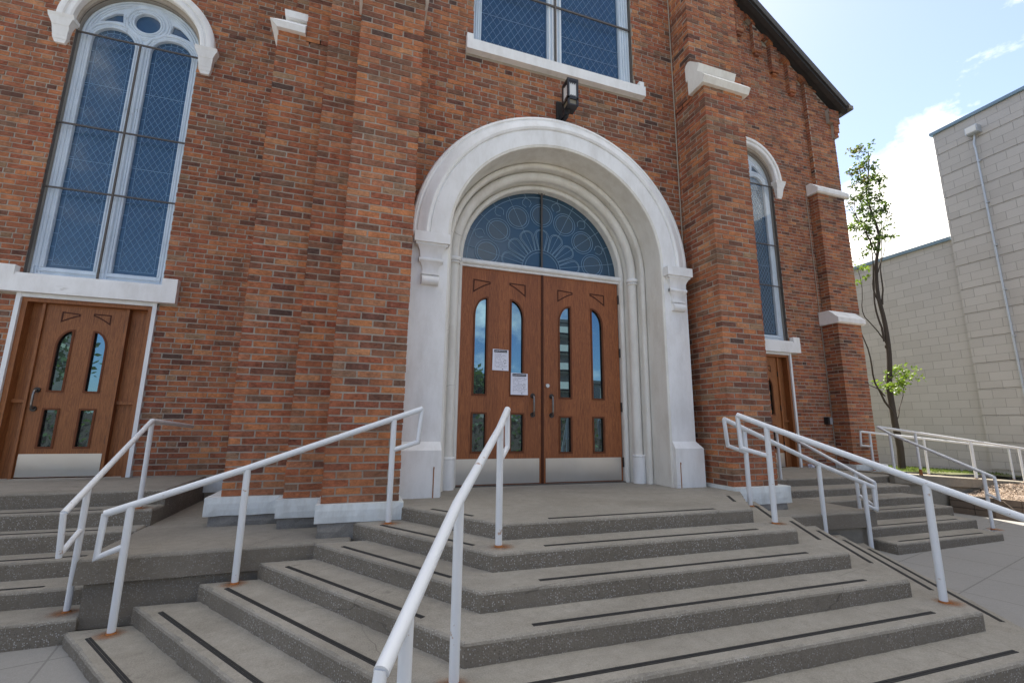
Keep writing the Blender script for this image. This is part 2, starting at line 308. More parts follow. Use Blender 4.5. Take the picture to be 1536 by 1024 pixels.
def sub(lo, hi, holes):
    segs = [(lo, hi)]
    for a, b in holes:
        ns = []
        for s, e in segs:
            if b <= s or a >= e: ns.append((s, e)); continue
            if a > s: ns.append((s, a))
            if b < e: ns.append((b, e))
        segs = ns
    return segs
BH = .0655; JT = .0135
def brick_box(mb, axis, pl, sg, u0, u1, z0, z1, depth, j=.0022):
    pr = RND.uniform(-.0018, .0022); f = pl + sg * pr; b = pl - sg * depth
    lo, hi = min(f, b), max(f, b)
    if axis == 'x': mb.box(u0, u1, lo, hi, z0, z1, j)
    else: mb.box(lo, hi, u0, u1, z0, z1, j)
def brick_wall(mb, axis, pl, sg, u0, u1, z0, z1, L=.2125, holes=None, headers=0, inside=None, depth=.02, phase=0.0):
    k = 0; z = z0
    while z < z1 - .02:
        zt = min(z + BH - JT, z1); zm = (z + zt) / 2; hdr = headers and k % headers == headers - 1
        l = L / 2 if hdr else L; off = (k % 2) * l / 2 + phase + (l * .25 if hdr else 0)
        u = u0 - l + (off % l) ; H = holes(zm) if holes else []
        while u < u1:
            a, b = max(u, u0), min(u + l - JT, u1)
            if b - a > .012:
                for s, e in sub(a, b, H):
                    if e - s > .02 and (inside is None or inside((s + e) / 2, zm)):
                        brick_box(mb, axis, pl, sg, s + RND.uniform(-.002, .002), e + RND.uniform(-.002, .002), z + RND.uniform(-.001, .001), zt, depth)
            u += l
        z += BH; k += 1
def brick_pier(mb, x0, x1, yf, yb, z0, z1, left=True, right=True, k0=0):
    W = x1 - x0; n = max(1, round(W / .2125 * 2)) / 2; L = W / n; k = k0; z = z0
    while z < z1 - .02:
        zt = min(z + BH - JT, z1); half = k % 2
        cuts = [0.0]
        u = L / 2 if half else L
        while u < W - .04: cuts.append(u); u += L
        cuts.append(W)
        for i in range(len(cuts) - 1):
            a = x0 + cuts[i] + (JT / 2 if i else 0); b = x0 + cuts[i + 1] - (JT / 2 if i < len(cuts) - 2 else 0); d = .02
            jl = RND.uniform(-.004, .003) if i == 0 else 0; jr = RND.uniform(-.003, .004) if i == len(cuts) - 2 else 0
            dd = .2 if (cuts[i + 1] - cuts[i]) < L * .75 else .095
            if i == 0 and left: d = dd
            if i == len(cuts) - 2 and right: d = dd
            brick_box(mb, 'x', yf, -1, a + jl, b + jr, z, zt, min(d, yb - yf - .01))
        for side, px, sg, ln in (('l', x0, -1, cuts[1] - cuts[0]), ('r', x1, 1, cuts[-1] - cuts[-2])):
            if (side == 'l' and not left) or (side == 'r' and not right): continue
            st = yf + (.2 if ln < L * .75 else .095) + JT
            while st < yb - .02:
                e = min(st + .2, yb); brick_box(mb, 'y', px, sg, st, e, z, zt, .02); st = e + JT
        z += BH; k += 1
    return
def mortar_pier(mb, x0, x1, yf, yb, z0, z1): mb.box(x0 + .0045, x1 - .0045, yf + .0045, yb, z0, z1)

def plate(outer, holes, y0, y1, name, mat, parent, smooth=None):
    # flat plate in XZ with holes, thickness y0..y1
    bm = bmesh.new()
    for loop in [outer] + holes:
        vs = [bm.verts.new((p[0], y0, p[1])) for p in loop]
        for i in range(len(vs)): bm.edges.new((vs[i], vs[(i + 1) % len(vs)]))
    bmesh.ops.triangle_fill(bm, use_beauty=True, use_dissolve=False, edges=bm.edges[:])
    r = bmesh.ops.extrude_face_region(bm, geom=bm.faces[:])
    for g in r['geom']:
        if isinstance(g, bmesh.types.BMVert): g.co.y = y1
    bmesh.ops.recalc_face_normals(bm, faces=bm.faces)
    off = ORG.get(parent.name, Vector()) if parent else Vector()
    bmesh.ops.translate(bm, verts=bm.verts, vec=-off)
    me = bpy.data.meshes.new(name); bm.to_mesh(me); bm.free(); me.materials.append(M[mat])
    o = bpy.data.objects.new(name, me); COL.objects.link(o)
    if smooth is not None: me.shade_smooth(); me.set_sharp_from_angle(angle=math.radians(smooth))
    if parent: o.parent = parent; ORG[o.name] = off
    return o
def arc(cx, cz, r, a0, a1, n): return [(cx + r * math.cos(math.radians(a0 + (a1 - a0) * i / n)), cz + r * math.sin(math.radians(a0 + (a1 - a0) * i / n))) for i in range(n + 1)]
def lancet_pts(x0, x1, z0, zs, n=20):
    c = (x0 + x1) / 2; r = (x1 - x0) / 2; return [(x0, z0), (x1, z0)] + arc(c, zs, r, 0, 180, n)
def sweep(mb, prof, cx, zs, z0, a0=0, a1=180, n=56, jambs=True):
    # prof: list of (r, y); runs up the left jamb, round the arch, down the right jamb
    path = []
    if jambs: path.append((-1, 0, z0 - zs))
    for i in range(n + 1):
        a = math.radians(180 - (180 - (a1 - a0)) / 2 - (a1 - a0) * i / n) if False else math.radians(a1 - (a1 - a0) * i / n)
        path.append((math.cos(a), math.sin(a), 0))
    if jambs: path.append((1, 0, z0 - zs))
    m = len(prof); vs = []
    for c, s_, dz in path:
        for r, y in prof: vs.append((cx + r * c, y, zs + r * s_ + dz))
    fs = [(i * m + k, i * m + k + 1, (i + 1) * m + k + 1, (i + 1) * m + k) for i in range(len(path) - 1) for k in range(m - 1)]
    fs += [tuple(range(m)), tuple(range((len(path) - 1) * m + m - 1, (len(path) - 1) * m - 1, -1))]
    mb.add(vs, fs)
def roll(cr, cy, rad, a0, a1, n=8): return [(cr + rad * math.cos(math.radians(a0 + (a1 - a0) * i / n)), cy + rad * math.sin(math.radians(a0 + (a1 - a0) * i / n))) for i in range(n + 1)]

# slab with a worn nosing: outline (counter-clockwise seen from above)
def worn_slab(mb, outline, z0, z1, jit=.004, step=.05, ch=.016):
    pts = []
    n = len(outline)
    for i in range(n):
        a = Vector(outline[i]); b = Vector(outline[(i + 1) % n]); k = max(1, int((b - a).length / step))
        for q in range(k): pts.append(a + (b - a) * (q / k))
    m = len(pts); nor = []
    for i in range(m):
        t = (pts[(i + 1) % m] - pts[i - 1]).normalized(); nor.append(Vector((t.y, -t.x)))
    jr = [0.0] * m; w = 0
    for i in range(m): w = w * .6 + RND.uniform(-jit, jit); jr[i] = w
    top = lambda x, y: z1(x, y) if callable(z1) else z1
    rings = []
    for off, dz in ((0, None), (0, -ch), (-ch * .35, -ch * .3), (-ch, 0)):
        rg = []
        for i in range(m):
            p = pts[i] + nor[i] * (off - abs(jr[i]) * (1 if dz is not None else 0))
            zt = top(p.x, p.y)
            rg.append((p.x, p.y, z0 if dz is None else zt + dz - (abs(jr[i]) * .8 if dz != 0 else 0)))
        rings.append(rg)
    vs = [v for rg in rings for v in rg]
    fs = [(r * m + i, r * m + (i + 1) % m, (r + 1) * m + (i + 1) % m, (r + 1) * m + i) for r in range(3) for i in range(m)]
    fs.append(tuple(3 * m + i for i in range(m))); mb.add(vs, fs)

# ================================================================== THE CHURCH
church = thing('brick_church', 'red brick church front with white round arched entrance, stepped piers and tall windows', 'church', (0, 1.0, 0))
CX, ZS = .035, 2.67
W_Y = -.42
# --- portal
mb = MB()
prof = [(1.085, .08), (1.085, -.020)] + roll(1.117, -.030, .034, 165, 345, 10) + [(1.151, -.005), (1.153, -.005)]
prof += roll(1.207, -.150, .060, 140, 372, 14)
prof += [(1.268, -.090), (1.270, -.090), (1.268, -.235)]
prof += roll(1.297, -.262, .034, 160, 345, 10)
prof += [(1.334, -.235), (1.336, -.235), (1.338, -.40), (1.342, -.585)] + roll(1.354, -.602, .014, 190, 300, 4) + [(1.37, -.62)]
prof_in = prof + [(1.40, -.62), (1.40, -.30)]
sweep(mb, prof_in, CX, ZS, 0.0)
o = mb.build('entrance_moulding', 'cream_trim', church, smooth=30)
o['label'] = 'cream rolled mouldings round the main doors'
mb = MB()
ring = [(1.372, -.40), (1.372, -.6205), (1.555, -.6205), (1.560, -.609), (1.570, -.609), (1.575, -.628), (1.60, -.638), (1.625, -.632), (1.655, -.612), (1.695, -.602), (1.700, -.590), (1.715, -.590), (1.725, -.598), (1.752, -.590), (1.766, -.565), (1.768, -.40)]
sweep(mb, ring, CX, ZS, 0.0, 0, 180, 64, jambs=False)
mb.build('arch_surround', 'white_trim', church, smooth=30)
for sx in (-1, 1):
    mb = MB()
    xo_ = 1.70 if sx > 0 else 1.768; xi, xo = CX + sx * 1.366, CX + sx * xo_
    lo, hi = min(xi, xo), max(xi, xo)
    mb.box(lo, hi, -.6215, -.40, .5, ZS - .002)
    a, b = CX + sx * 1.366, CX + sx * 1.745
    # flared foot
    f = .035
    zz = [(0.0, 1), (.44, 1), (.52, 0)]
    rings = []
    for z, e in zz:
        x_in = CX + sx * (1.366 - .004 * e); x_out = CX + sx * (xo_ + (.065 if sx > 0 else .003) * e); yf = -.6215 - .055 * e
        rings.append([(x_in, -.3, z), (x_in, yf, z), (x_out, yf, z), (x_out, -.40, z)])
    vs = [v for r in rings for v in r]; fs = [(r * 4 + i, r * 4 + (i + 1) % 4, (r + 1) * 4 + (i + 1) % 4, (r + 1) * 4 + i) for r in range(2) for i in range(4)] + [(0, 1, 2, 3), (8, 9, 10, 11)]
    mb.add(vs, fs)
    pil = mb.build('pilaster', 'white_trim', church)
    # bracket
    mb = MB()
    c = CX + sx * 1.545
    tiers = [(2.545, 2.655, .185, .10), (2.52, 2.545, .165, .08)]
    for z0, z1, hw, pj in tiers: mb.box(c - hw, c + hw, -.62 - pj, -.60, z0, z1)
    def curved(zt, zb, hwt, hwb, pt, pb, n=8):
        pr = []
        for i in range(n + 1):
            q = i / n; e = 1 - (1 - q) ** 2.4
            pr.append((zt + (zb - zt) * q, hwt + (hwb - hwt) * e, pt + (pb - pt) * e))
        vs = []
        for z, hw, pj in pr: vs += [(c - hw, -.60, z), (c - hw, -.62 - pj, z), (c + hw, -.62 - pj, z), (c + hw, -.60, z)]
        fs = [(k * 4 + i, k * 4 + i + 1, (k + 1) * 4 + i + 1, (k + 1) * 4 + i) for k in range(n) for i in range(3)] + [(0, 3, 2, 1), tuple(n * 4 + i for i in range(4))]
        mb.add(vs, fs)
    curved(2.52, 2.385, .150, .112, .075, .035)
    mb.tube([(c - .125, -.652, 2.368), (c + .125, -.652, 2.368)], .024, 12)
    mb.box(c - .125, c + .125, -.655, -.61, 2.345, 2.392)
    curved(2.35, 2.235, .115, .080, .045, .012)
    mb.box(c - .092, c + .092, -.655, -.61, 2.215, 2.240)
    mb.tube([(c - .088, -.640, 2.150), (c + .088, -.640, 2.150)], .046, 14)
    mb.box(c - .086, c + .086, -.64, -.61, 2.12, 2.21)
    mb.build('bracket', 'white_trim', church, smooth=35)
    # column cap ring and base
    mb = MB()
    cc = CX + sx * 1.205
    def ringz(z, r, h):
        mb.tube([(cc, -.165, z - h), (cc, -.165, z - h * .5), (cc, -.165, z), (cc, -.165, z + h * .5), (cc, -.165, z + h)], [r * .93, r, r * 1.03, r, r * .93], 20)
    ringz(2.60, .077, .022); ringz(2.555, .070, .010)
    mb.build('column_ring', 'white_trim', church, smooth=40); mb = MB(); ringz(.325, .078, .016)
    mb.tube([(cc, -.165, 0), (cc, -.165, .31)], .076, 20)
    mb.build('column_base', 'white_trim', church, smooth=40)
    mb = MB(); x = CX + sx * (1.42 if sx > 0 else 1.43)
    mb.box(x - .005, x + .005, -.6795, -.676, .0, .26); mb.box(x - .004, x + .006, -.685, -.676, .26, .285)
    o = mb.build('rust_streak', 'rust', church); 
# lintel bar under the fanlight
mb = MB(); mb.tube([(CX - 1.10, -.035, 2.648), (CX + 1.10, -.035, 2.648)], .034, 14); mb.box(CX - 1.10, CX + 1.10, -.035, .07, 2.612, 2.682)
mb.box(CX - 1.10, CX + 1.10, -.03, .07, 2.59, 2.612)
mb.build('lintel', 'white_trim', church, smooth=40)

# --- fanlight
HX, HZ = .02, 2.69
pts = [(HX - 1.105, 2.66), (HX + 1.105, 2.66)] + arc(HX, 2.68, 1.105, 0, 180, 48)
fan = MB(); fan.prism(pts, .055, .075, 'y'); fan = fan.build('fanlight', 'transom_glass', church)
def flat_ring(mb, cx, cz, r, w, y, n=32, a0=0, a1=360, h=.004, zmin=None):
    P = arc(cx, cz, r, a0, a1, n)
    flat_line(mb, P, w, y, h, zmin)
FLC = [0]
def flat_line(mb, P, w, y, h=.004, zmin=None):
    # mitred flat strip along a polyline, its front face at y - h
    FLC[0] += 1; y = y - (FLC[0] % 7) * .00022
    P = [Vector(p) for p in P]; Q = []
    for p in P:
        if not Q or (p - Q[-1]).length > 1e-4: Q.append(p)
    runs = []; cur = []
    for p in Q:
        if zmin is not None and p.y < zmin:
            if len(cur) > 1: runs.append(cur)
            cur = []
        else: cur.append(p)
    if len(cur) > 1: runs.append(cur)
    for R0 in runs:
        closed = (R0[0] - R0[-1]).length < 1e-4 and len(R0) > 3
        if closed: R0 = R0[:-1]
        n = len(R0); vs = []
        for i in range(n):
            a = (R0[i] - R0[i - 1]) if (i or closed) else None; b = (R0[(i + 1) % n] - R0[i]) if (i < n - 1 or closed) else None
            na = Vector((-a.y, a.x)).normalized() if a is not None else None; nb = Vector((-b.y, b.x)).normalized() if b is not None else None
            if na is None: m = nb
            elif nb is None: m = na
            else:
                m = na + nb
                m = m.normalized() if m.length > 1e-3 else na
                m = m / max(.45, m.dot(na))
            o = m * w / 2; l, r = R0[i] - o, R0[i] + o
            vs += [(l.x, y, l.y), (r.x, y, r.y), (r.x, y - h, r.y), (l.x, y - h, l.y)]
        fs = []
        for i in range(n if closed else n - 1):
            j = (i + 1) % n
            for k in range(4): fs.append((i * 4 + k, i * 4 + (k + 1) % 4, j * 4 + (k + 1) % 4, j * 4 + k))
        if not closed: fs += [(0, 1, 2, 3), ((n - 1) * 4 + 3, (n - 1) * 4 + 2, (n - 1) * 4 + 1, (n - 1) * 4)]
        mb.add(vs, fs)
mb = MB(); LW = .0068; y0 = .053
for r in (1.005,): flat_ring(mb, HX, HZ, r, LW, y0, 64, 0, 180)
for r in (.268, .232): flat_ring(mb, HX, HZ, r, LW, y0, 40, 0, 180)
cents = []
for k in range(-3, 4):
    a = math.radians(90 - 26.3 * k); d = Vector((math.cos(a), math.sin(a))); nrm = Vector((-d.y, d.x)); c = Vector((HX, HZ)) + d * .755; cents.append((c, d))
    flat_ring(mb, c.x, c.y, .128, LW, y0, 30, zmin=2.69); flat_ring(mb, c.x, c.y, .158, LW, y0, 32, zmin=2.69)
    o_ = Vector((HX, HZ)); flat_line(mb, [o_ + d * .268, o_ + d * 1.09], LW * .8, y0)
    # petal
    for wk, r0 in ((.115, .575), (.092, .56)):
        P = [o_ + d * .268 + nrm * .035 * (wk / .1), o_ + d * (r0 - wk * .9) + nrm * wk * .85]
        cc = o_ + d * (r0 - wk * .9)
        for q in range(0, 9):
            an = math.radians(90 - q * 22.5); P.append(cc + nrm * wk * .85 * math.sin(an) + d * wk * .75 * math.cos(an) if q < 99 else None)
        P.append(o_ + d * .268 - nrm * .035 * (wk / .1)); flat_line(mb, P, LW, y0, zmin=2.69)
for k in range(-3, 3):
    a = math.radians(90 - 26.3 * (k + .5)); d = Vector((math.cos(a), math.sin(a))); nrm = Vector((-d.y, d.x)); o_ = Vector((HX, HZ))
    for sg in (-1, 1):
        P = [o_ + d * .865 + nrm * sg * .02, o_ + d * .91 + nrm * sg * .062, o_ + d * .955 + nrm * sg * .055, o_ + d * 1.0]; flat_line(mb, P, LW, y0)
    flat_line(mb, [o_ + d * 1.005, o_ + d * 1.10], LW * .8, y0)
mb.build('leading', 'lead', fan, recalc=False)
mb = MB()
for c, d in cents: mb.prism([(c.x + .126 * math.cos(q * PI / 14), max(2.70, c.y + .126 * math.sin(q * PI / 14))) for q in range(28)], .0505, .0545, 'y')
mb.build('roundel', 'roundel_glass', fan)
mb = MB(); mb.box(.004, .026, .02, .04, 2.68, 3.785); mb.build('glazing_bar', 'dark_bar', fan)
mb = MB(); P = arc(.015, 3.785, .055, 180, 360, 14); mb.tube([(p[0], .03, p[1]) for p in P], .006, 8); mb.build('hook', 'handle_metal', fan, smooth=60)

# --- main doors
def ring_frame(mb, loop, w, y0, y1):
    # raised bead following a closed loop
    flat_line(mb, loop + [loop[0]], w, y1, y1 - y0)
def half_gothic(xa, xb, z0, zt, side, drop):
    # straight on one side, arc rising from the other; side=+1: tall side at right
    n = 12
    if side > 0: return [(xa, z0), (xb, z0), (xb, zt)] + [(xb - (xb - xa) * math.sin(math.radians(90 * i / n)), zt - drop * (1 - math.cos(math.radians(90 * i / n)))) for i in range(1, n + 1)]
    return [(xa, z0), (xb, z0)] + [(xa + (xb - xa) * math.cos(math.radians(90 * i / n)), zt - drop + drop * math.sin(math.radians(90 * i / n))) for i in range(0, n + 1)]
def door_leaf(parent, x0, x1, z0, z1, y, glasses, lows, zlow, zg, oak, kick, inlays, name, label=None, th=.05):
    loops = [half_gothic(a, b, zg[0], zg[1], s, zg[2]) for a, b, s in glasses] + [[(a, zlow[0]), (b, zlow[0]), (b, zlow[1]), (a, zlow[1])] for a, b in lows]
    leaf = plate([(x0, z0), (x1, z0), (x1, z1), (x0, z1)], loops, y, y + th, name, oak, parent)
    if label: leaf['label'] = label
    for lp in loops:
        mb = MB(); flat_line(mb, lp + [lp[0]], .020, y + .002, .010); mb.build('glass_bead', 'bead_wood', leaf, recalc=False)
        mb = MB(); mb.prism(lp, y + .024, y + .034, 'y'); mb.build('pane', 'door_glass', leaf)
    for a, b, zt, zb, s in inlays:
        mb = MB(); n = 8
        if s > 0: P = [(a, zt), (b, zt - .015)] + [(b - (b - a) * q / n, zt - .015 - .02 - (zt - zb - .035) * (q / n) ** 1.3) for q in range(0, n + 1)]
        else: P = [(b, zt - .005), (a, zt)] + [(a + (b - a) * q / n, zt - .02 - (zt - zb - .02) * (q / n) ** 1.3) for q in range(0, n + 1)]
        flat_line(mb, P + [P[0]], .015, y + .001, .003)
        mb.build('inlay', 'dark_wood', leaf, recalc=False)
    if kick:
        mb = MB(); mb.box(kick[0], kick[1], y - .006, y + .001, kick[2], kick[3])
        kp = mb.build('kick_plate', 'steel', leaf)
    return leaf
def pull(parent, x, y, zt, zb, lean=0):
    mb = MB(); P = [(x, y, zt), (x, y - .045, zt - .012), (x, y - .055, zt - .05), (x, y - .055, zb + .05), (x, y - .045, zb + .012), (x, y, zb)]
    mb.tube(P, .0115, 10)
    for z in (zt, zb): mb.cur = 1; mb.tube([(x, y - .014, z), (x, y + .002, z)], .030, 16)
    mb.build('handle', ['handle_metal', 'bronze'], parent, smooth=50)
DZ0, DZ1 = .012, 2.59
L = door_leaf(church, -1.078, -.008, DZ0, DZ1, 0.0, [(-.874, -.712, 1), (-.412, -.246, -1)], [(-.876, -.706), (-.406, -.238)], (.375, .822), (1.035, 2.222, .235), 'door_oak', (-1.072, -.035, .022, .302),
              [(-.892, -.688, 2.436, 2.286, 1), (-.428, -.226, 2.436, 2.29, -1)], 'entrance_door', 'left oak leaf with two notices taped to it')
R_ = door_leaf(church, .022, 1.108, DZ0, DZ1, 0.0, [(.237, .402, 1), (.702, .864, -1)], [(.236, .398), (.700, .854)], (.362, .795), (1.025, 2.208, .225), 'door_oak', (.050, 1.085, .022, .300),
               [(.228, .430, 2.416, 2.272, 1), (.694, .896, 2.414, 2.277, -1)], 'entrance_door', 'right oak leaf with round lock and pull')
pull(L, -.121, 0, 1.042, .812); pull(R_, .127, 0, 1.042, .810)
mb = MB(); mb.tube([(.072, -.022, 1.171), (.072, .002, 1.171)], [.024, .027], 18); mb.build('lock', 'steel', R_, smooth=50)
mb = MB(); mb.box(-.0075, .0215, -.012, .03, DZ0, DZ1); mb.build('meeting_stile', 'dark_wood', church)
for px_, par in ((-1.083, L), (1.112, R_)):
    for z in (2.37, 1.64, .93, .24):
        mb = MB(); mb.tube([(px_, -.012, z - .06), (px_, -.012, z + .06)], .011, 8); mb.build('hinge', 'bronze', par, smooth=50)
mb = MB(); mb.box(-1.09, 1.12, -.05, .06, .0, .011); mb.build('threshold', 'dark_bar', church)

# --- centre wall (brick) with portal and upper window opening
TW = (-1.085, 1.235, 5.37, 8.6)     # x0,x1,z0,z1
def holes_c(z):
    H = []
    r = 1.72
    if z < ZS: H.append((CX - r, CX + r))
    elif z < ZS + r: w = math.sqrt(r * r - (z - ZS) ** 2); H.append((CX - w, CX + w))
    if 5.19 < z < 5.375: H.append((-1.175, 1.36))
    if TW[2] <= z < TW[3]: H.append((TW[0], TW[1]))
    return H
mb = MB(); brick_wall(mb, 'x', W_Y, -1, -1.8, 1.905, -.01, 9.0, holes=holes_c, headers=6); mb.build('centre_bricks', 'brick', church)
plate([(-2.3, -.3), (CX - 1.5, -.3), (CX - 1.5, ZS)] + arc(CX, ZS, 1.5, 180, 0, 40) + [(CX + 1.5, -.3), (2.3, -.3), (2.3, 9.0), (-2.3, 9.0)],
      [[(TW[0], TW[2] - .15), (TW[1], TW[2] - .15), (TW[1], TW[3]), (TW[0], TW[3])]], W_Y + .0045, W_Y + .35, 'centre_wall', 'mortar', church)

# --- upper window
mb = MB()
mb.box(-1.172, 1.362, -.50, -.30, 5.190, 5.335)
for a, b in ((-1.172, -1.095), (1.275, 1.348)): mb.box(a, b, -.487, -.33, 5.335, 5.415)
uw = plate([(TW[0], 5.336), (TW[1], 5.336), (TW[1], TW[3]), (TW[0], TW[3])], [[(-.965, 5.42), (-.05, 5.42), (-.05, 8.4), (-.965, 8.4)], [(.16, 5.42), (1.06, 5.42), (1.06, 8.4), (.16, 8.4)]], -.335, -.27, 'upper_window', 'window_white', church)
uw['label'] = 'window above the entrance arch with diamond leading'
mb.build('sill', 'white_trim', uw)
def moulded(mb, x, z0, z1, y, widths):
    for i, (a, b, d) in enumerate(widths): mb.box(x + a, x + b, y - d, y + .01, z0, z1)
mb = MB()
for xs in ((-1.08, -.965), (-.05, .16), (1.06, 1.23)):
    a, b = xs; n = 4; w = (b - a) / n
    for i in range(n): mb.tube([(a + w * (i + .5), -.338, 5.42), (a + w * (i + .5), -.338, 8.4)], w * .36, 8)
mb.build('frame_bead', 'window_white', uw, smooth=60)
for a, b in ((-.975, -.04), (.15, 1.07)):
    mb = MB(); mb.box(a, b, -.30, -.29, 5.41, 8.42); mb.build('pane', 'lancet_glass', uw)
def lattice(mb, inside, x0, x1, z0, z1, xc, w, h, y, lw=.0078):
    # diamond leading clipped to a convex shape
    ratio = h / w
    L_ = (x1 - x0) + (z1 - z0) / ratio
    n = int(L_ / w) + 3
    for sg in (-1, 1):
        for k in range(-n, n):
            P = []; st = 140
            for i in range(st + 1):
                z = z0 + (z1 - z0) * i / st; x = xc + k * w + sg * (z - z0) / ratio
                if inside(x, z): P.append((x, z))
            if len(P) > 1: flat_line(mb, [P[0], P[-1]], lw, y, .003)
mb = MB()
for a, b in ((-.965, -.05), (.16, 1.06)):
    lattice(mb, lambda x, z: a + .03 < x < b - .03 and z < 7.4, a, b, 5.42, 7.5, (a + b) / 2, .098, .155, -.3015, .0052)
    for z in (5.95, 5.72 if a > 0 else 7.0): mb.box(a, b, -.306, -.302, z, z + .008)
mb.build('leading', 'lead_pale', uw, recalc=False)
mb = MB(); mb.box(TW[0] - .005, TW[1] + .005, -.375, -.36, 6.315, 6.34); mb.box(.047, .070, -.376, -.358, 5.40, 8.5)
mb.box(TW[1] - .012, TW[1] + .012, -.39, -.34, 5.38, 8.5); mb.box(TW[0] - .010, TW[0] + .004, -.39, -.34, 5.38, 8.5); mb.box(TW[0], TW[1], -.375, -.355, 5.375, 5.392)
mb.build('glazing_bar', 'dark_bar', uw)
mb = MB(); mb.box(TW[0] + .01, TW[1] - .01, -.355, -.352, 5.39, 8.5); mb.build('storm_pane', 'storm_glazing', uw)

# --- piers
def pier(name, x0, x1, yf, yb, z0, z1, left=True, right=True, k0=0, label=None):
    mb = MB(); mortar_pier(mb, x0, x1, yf, yb, z0 - .1, z1)
    o = mb.build(name, 'mortar', church)
    mb = MB(); brick_pier(mb, x0, x1, yf, yb, z0, z1, left, right, k0); mb.build('bricks', 'brick', o)
    if label: o['label'] = label
    return o
def block(name, x0, x1, yf, yb, z0, z1, mat, par, jit=.0018):
    mb = MB()
    nx = max(2, int((x1 - x0) / .07)); g = []
    for iz in range(4):
        z = z0 + (z1 - z0) * iz / 3
        for ix in range(nx + 1):
            x = x0 + (x1 - x0) * ix / nx; e = .006 if iz in (0, 3) or ix in (0, nx) else 0
            g.append((x + RND.uniform(-jit, jit) * .5, yf + e + RND.uniform(-jit, jit), z + RND.uniform(-jit, jit) * (1.6 if iz == 0 else .6)))
    w = nx + 1; fs = [(r * w + i, r * w + i + 1, (r + 1) * w + i + 1, (r + 1) * w + i) for r in range(3) for i in range(nx)]
    b = len(g)
    for iz in range(4):
        g += [(x0, yb, z0 + (z1 - z0) * iz / 3), (x1, yb, z0 + (z1 - z0) * iz / 3)]
    for r in range(3):
        fs.append((r * w, b + 2 * r, b + 2 * (r + 1), (r + 1) * w)); fs.append((r * w + nx, (r + 1) * w + nx, b + 2 * (r + 1) + 1, b + 2 * r + 1))
    fs.append(tuple([3 * w + i for i in range(w)] + [b + 7, b + 6])); fs.append(tuple([i for i in range(w)] + [b + 1, b]))
    mb.add(g, fs); return mb.build(name, mat, par)
P1 = pier('brick_pier', -2.36, -1.737, -1.0, W_Y + .02, .04, 5.15, label='front brick pier left of the arch')
block('base_block', -2.395, -1.70, -1.06, -.45, -.105, .036, 'base_white', P1); block('base_stone', -2.37, -1.9, -1.045, -.45, -.30, -.105, 'stone', P1, .008)
P2 = pier('brick_pier', -2.70, -2.365, -.57, .3, .03, 9.2, left=True, right=False, label='narrow recessed brick pier left of the front pier')
block('base_block', -2.745, -2.36, -.63, .3, -.13, .026, 'base_white', P2); block('base_stone', -2.73, -2.36, -.60, .3, -.30, -.13, 'stone', P2, .008)
P3 = pier('brick_pier', -3.24, -2.705, -.32, 1.28, .03, 4.93, label='wide brick pier beside the left side wall', right=False)
block('base_block', -3.355, -2.75, -.37, 1.28, -.13, .026, 'base_white', P3); block('base_stone', -3.32, -2.75, -.35, 1.28, -.30, -.13, 'stone', P3, .008)
pier('brick_pier', -2.965, -2.705, -.32, 1.28, .03 + 75 * BH, 9.2, left=True, right=False, k0=75, label='upper part of the wide pier, flush')
pier('brick_pier', -3.13, -2.97, -.12, 1.28, .03 + 75 * BH, 9.2, right=False, k0=75, label='set-back top of the wide pier above its white cap')
PR = pier('brick_pier', 1.90, 2.53, -1.0, 1.2, .04, .04 + 78 * BH, right=True, label='brick pier right of the arch, topped by a two-step cap')
block('base_block', 1.865, 2.66, -1.06, -.3, -.15, .036, 'base_white', PR); block('base_stone', 1.885, 2.60, -1.05, -.3, -.30, -.15, 'stone', PR, .008)
pier('brick_pier', 1.90, 2.53, -.78, 1.2, .04 + 78 * BH, 9.2, k0=78, label='set-back upper part of the right pier')
pier('brick_pier', 2.53, 2.85, -.57, 1.25, .03, 9.2, left=False, label='recessed pier hidden behind the right pier')
pier('brick_pier', 2.85, 3.3, -.32, 1.28, .03, 9.0, left=False, label='pier between the right pier and the right wall')
# caps
def cap_profile(yw, yl, z): # (y,z) side outline
    return [(yw, z), (yl + .03, z), (yl - .01, z + .075), (yl + .02, z + .115), (yl + .14, z + .245), (yl + .165, z + .25), (yl + .12, z + .345), (yl + .20, z + .47), (yw - .03 + .06, z + .50), (yw + .06, z + .42)]
mb = MB()
mb.prism([(-.775, 5.12), (-1.045, 5.12), (-1.085, 5.195), (-1.06, 5.235), (-.955, 5.355), (-.775, 5.355)], 1.842, 2.605, 'x')
mb.prism([(-.74, 5.352), (-.960, 5.352), (-.998, 5.445), (-.965, 5.475), (-.84, 5.60), (-.80, 5.615), (-.76, 5.60), (-.735, 5.56)], 1.845, 2.47, 'x')
o = mb.build('pier_cap', 'cream_trim', PR); o['label'] = 'two-step cap on the right pier with warm bounced light in its colour'  # cream here carries warm bounced light painted into the cap
mb = MB()
def hip(mb, b, t, z0, z1):
    (x0, x1, yf, yb), (X0, X1, Yf, Yb) = b, t
    mb.add([(x0, yf, z0), (x1, yf, z0), (x1, yb, z0), (x0, yb, z0), (X0, Yf, z1), (X1, Yf, z1), (X1, Yb, z1), (X0, Yb, z1)], [(0, 1, 5, 4), (1, 2, 6, 5), (2, 3, 7, 6), (3, 0, 4, 7), (4, 5, 6, 7), (0, 3, 2, 1)])
hip(mb, (-3.25, -2.965, -.37, 1.2), (-3.32, -2.965, -.39, 1.2), 4.925, 4.99)
hip(mb, (-3.32, -2.965, -.39, 1.2), (-3.14, -2.965, -.22, 1.2), 4.99, 5.17)
hip(mb, (-3.20, -2.945, -.28, 1.2), (-3.21, -2.945, -.29, 1.2), 5.165, 5.24)
hip(mb, (-3.21, -2.945, -.29, 1.2), (-3.10, -2.945, -.10, 1.2), 5.24, 5.42)
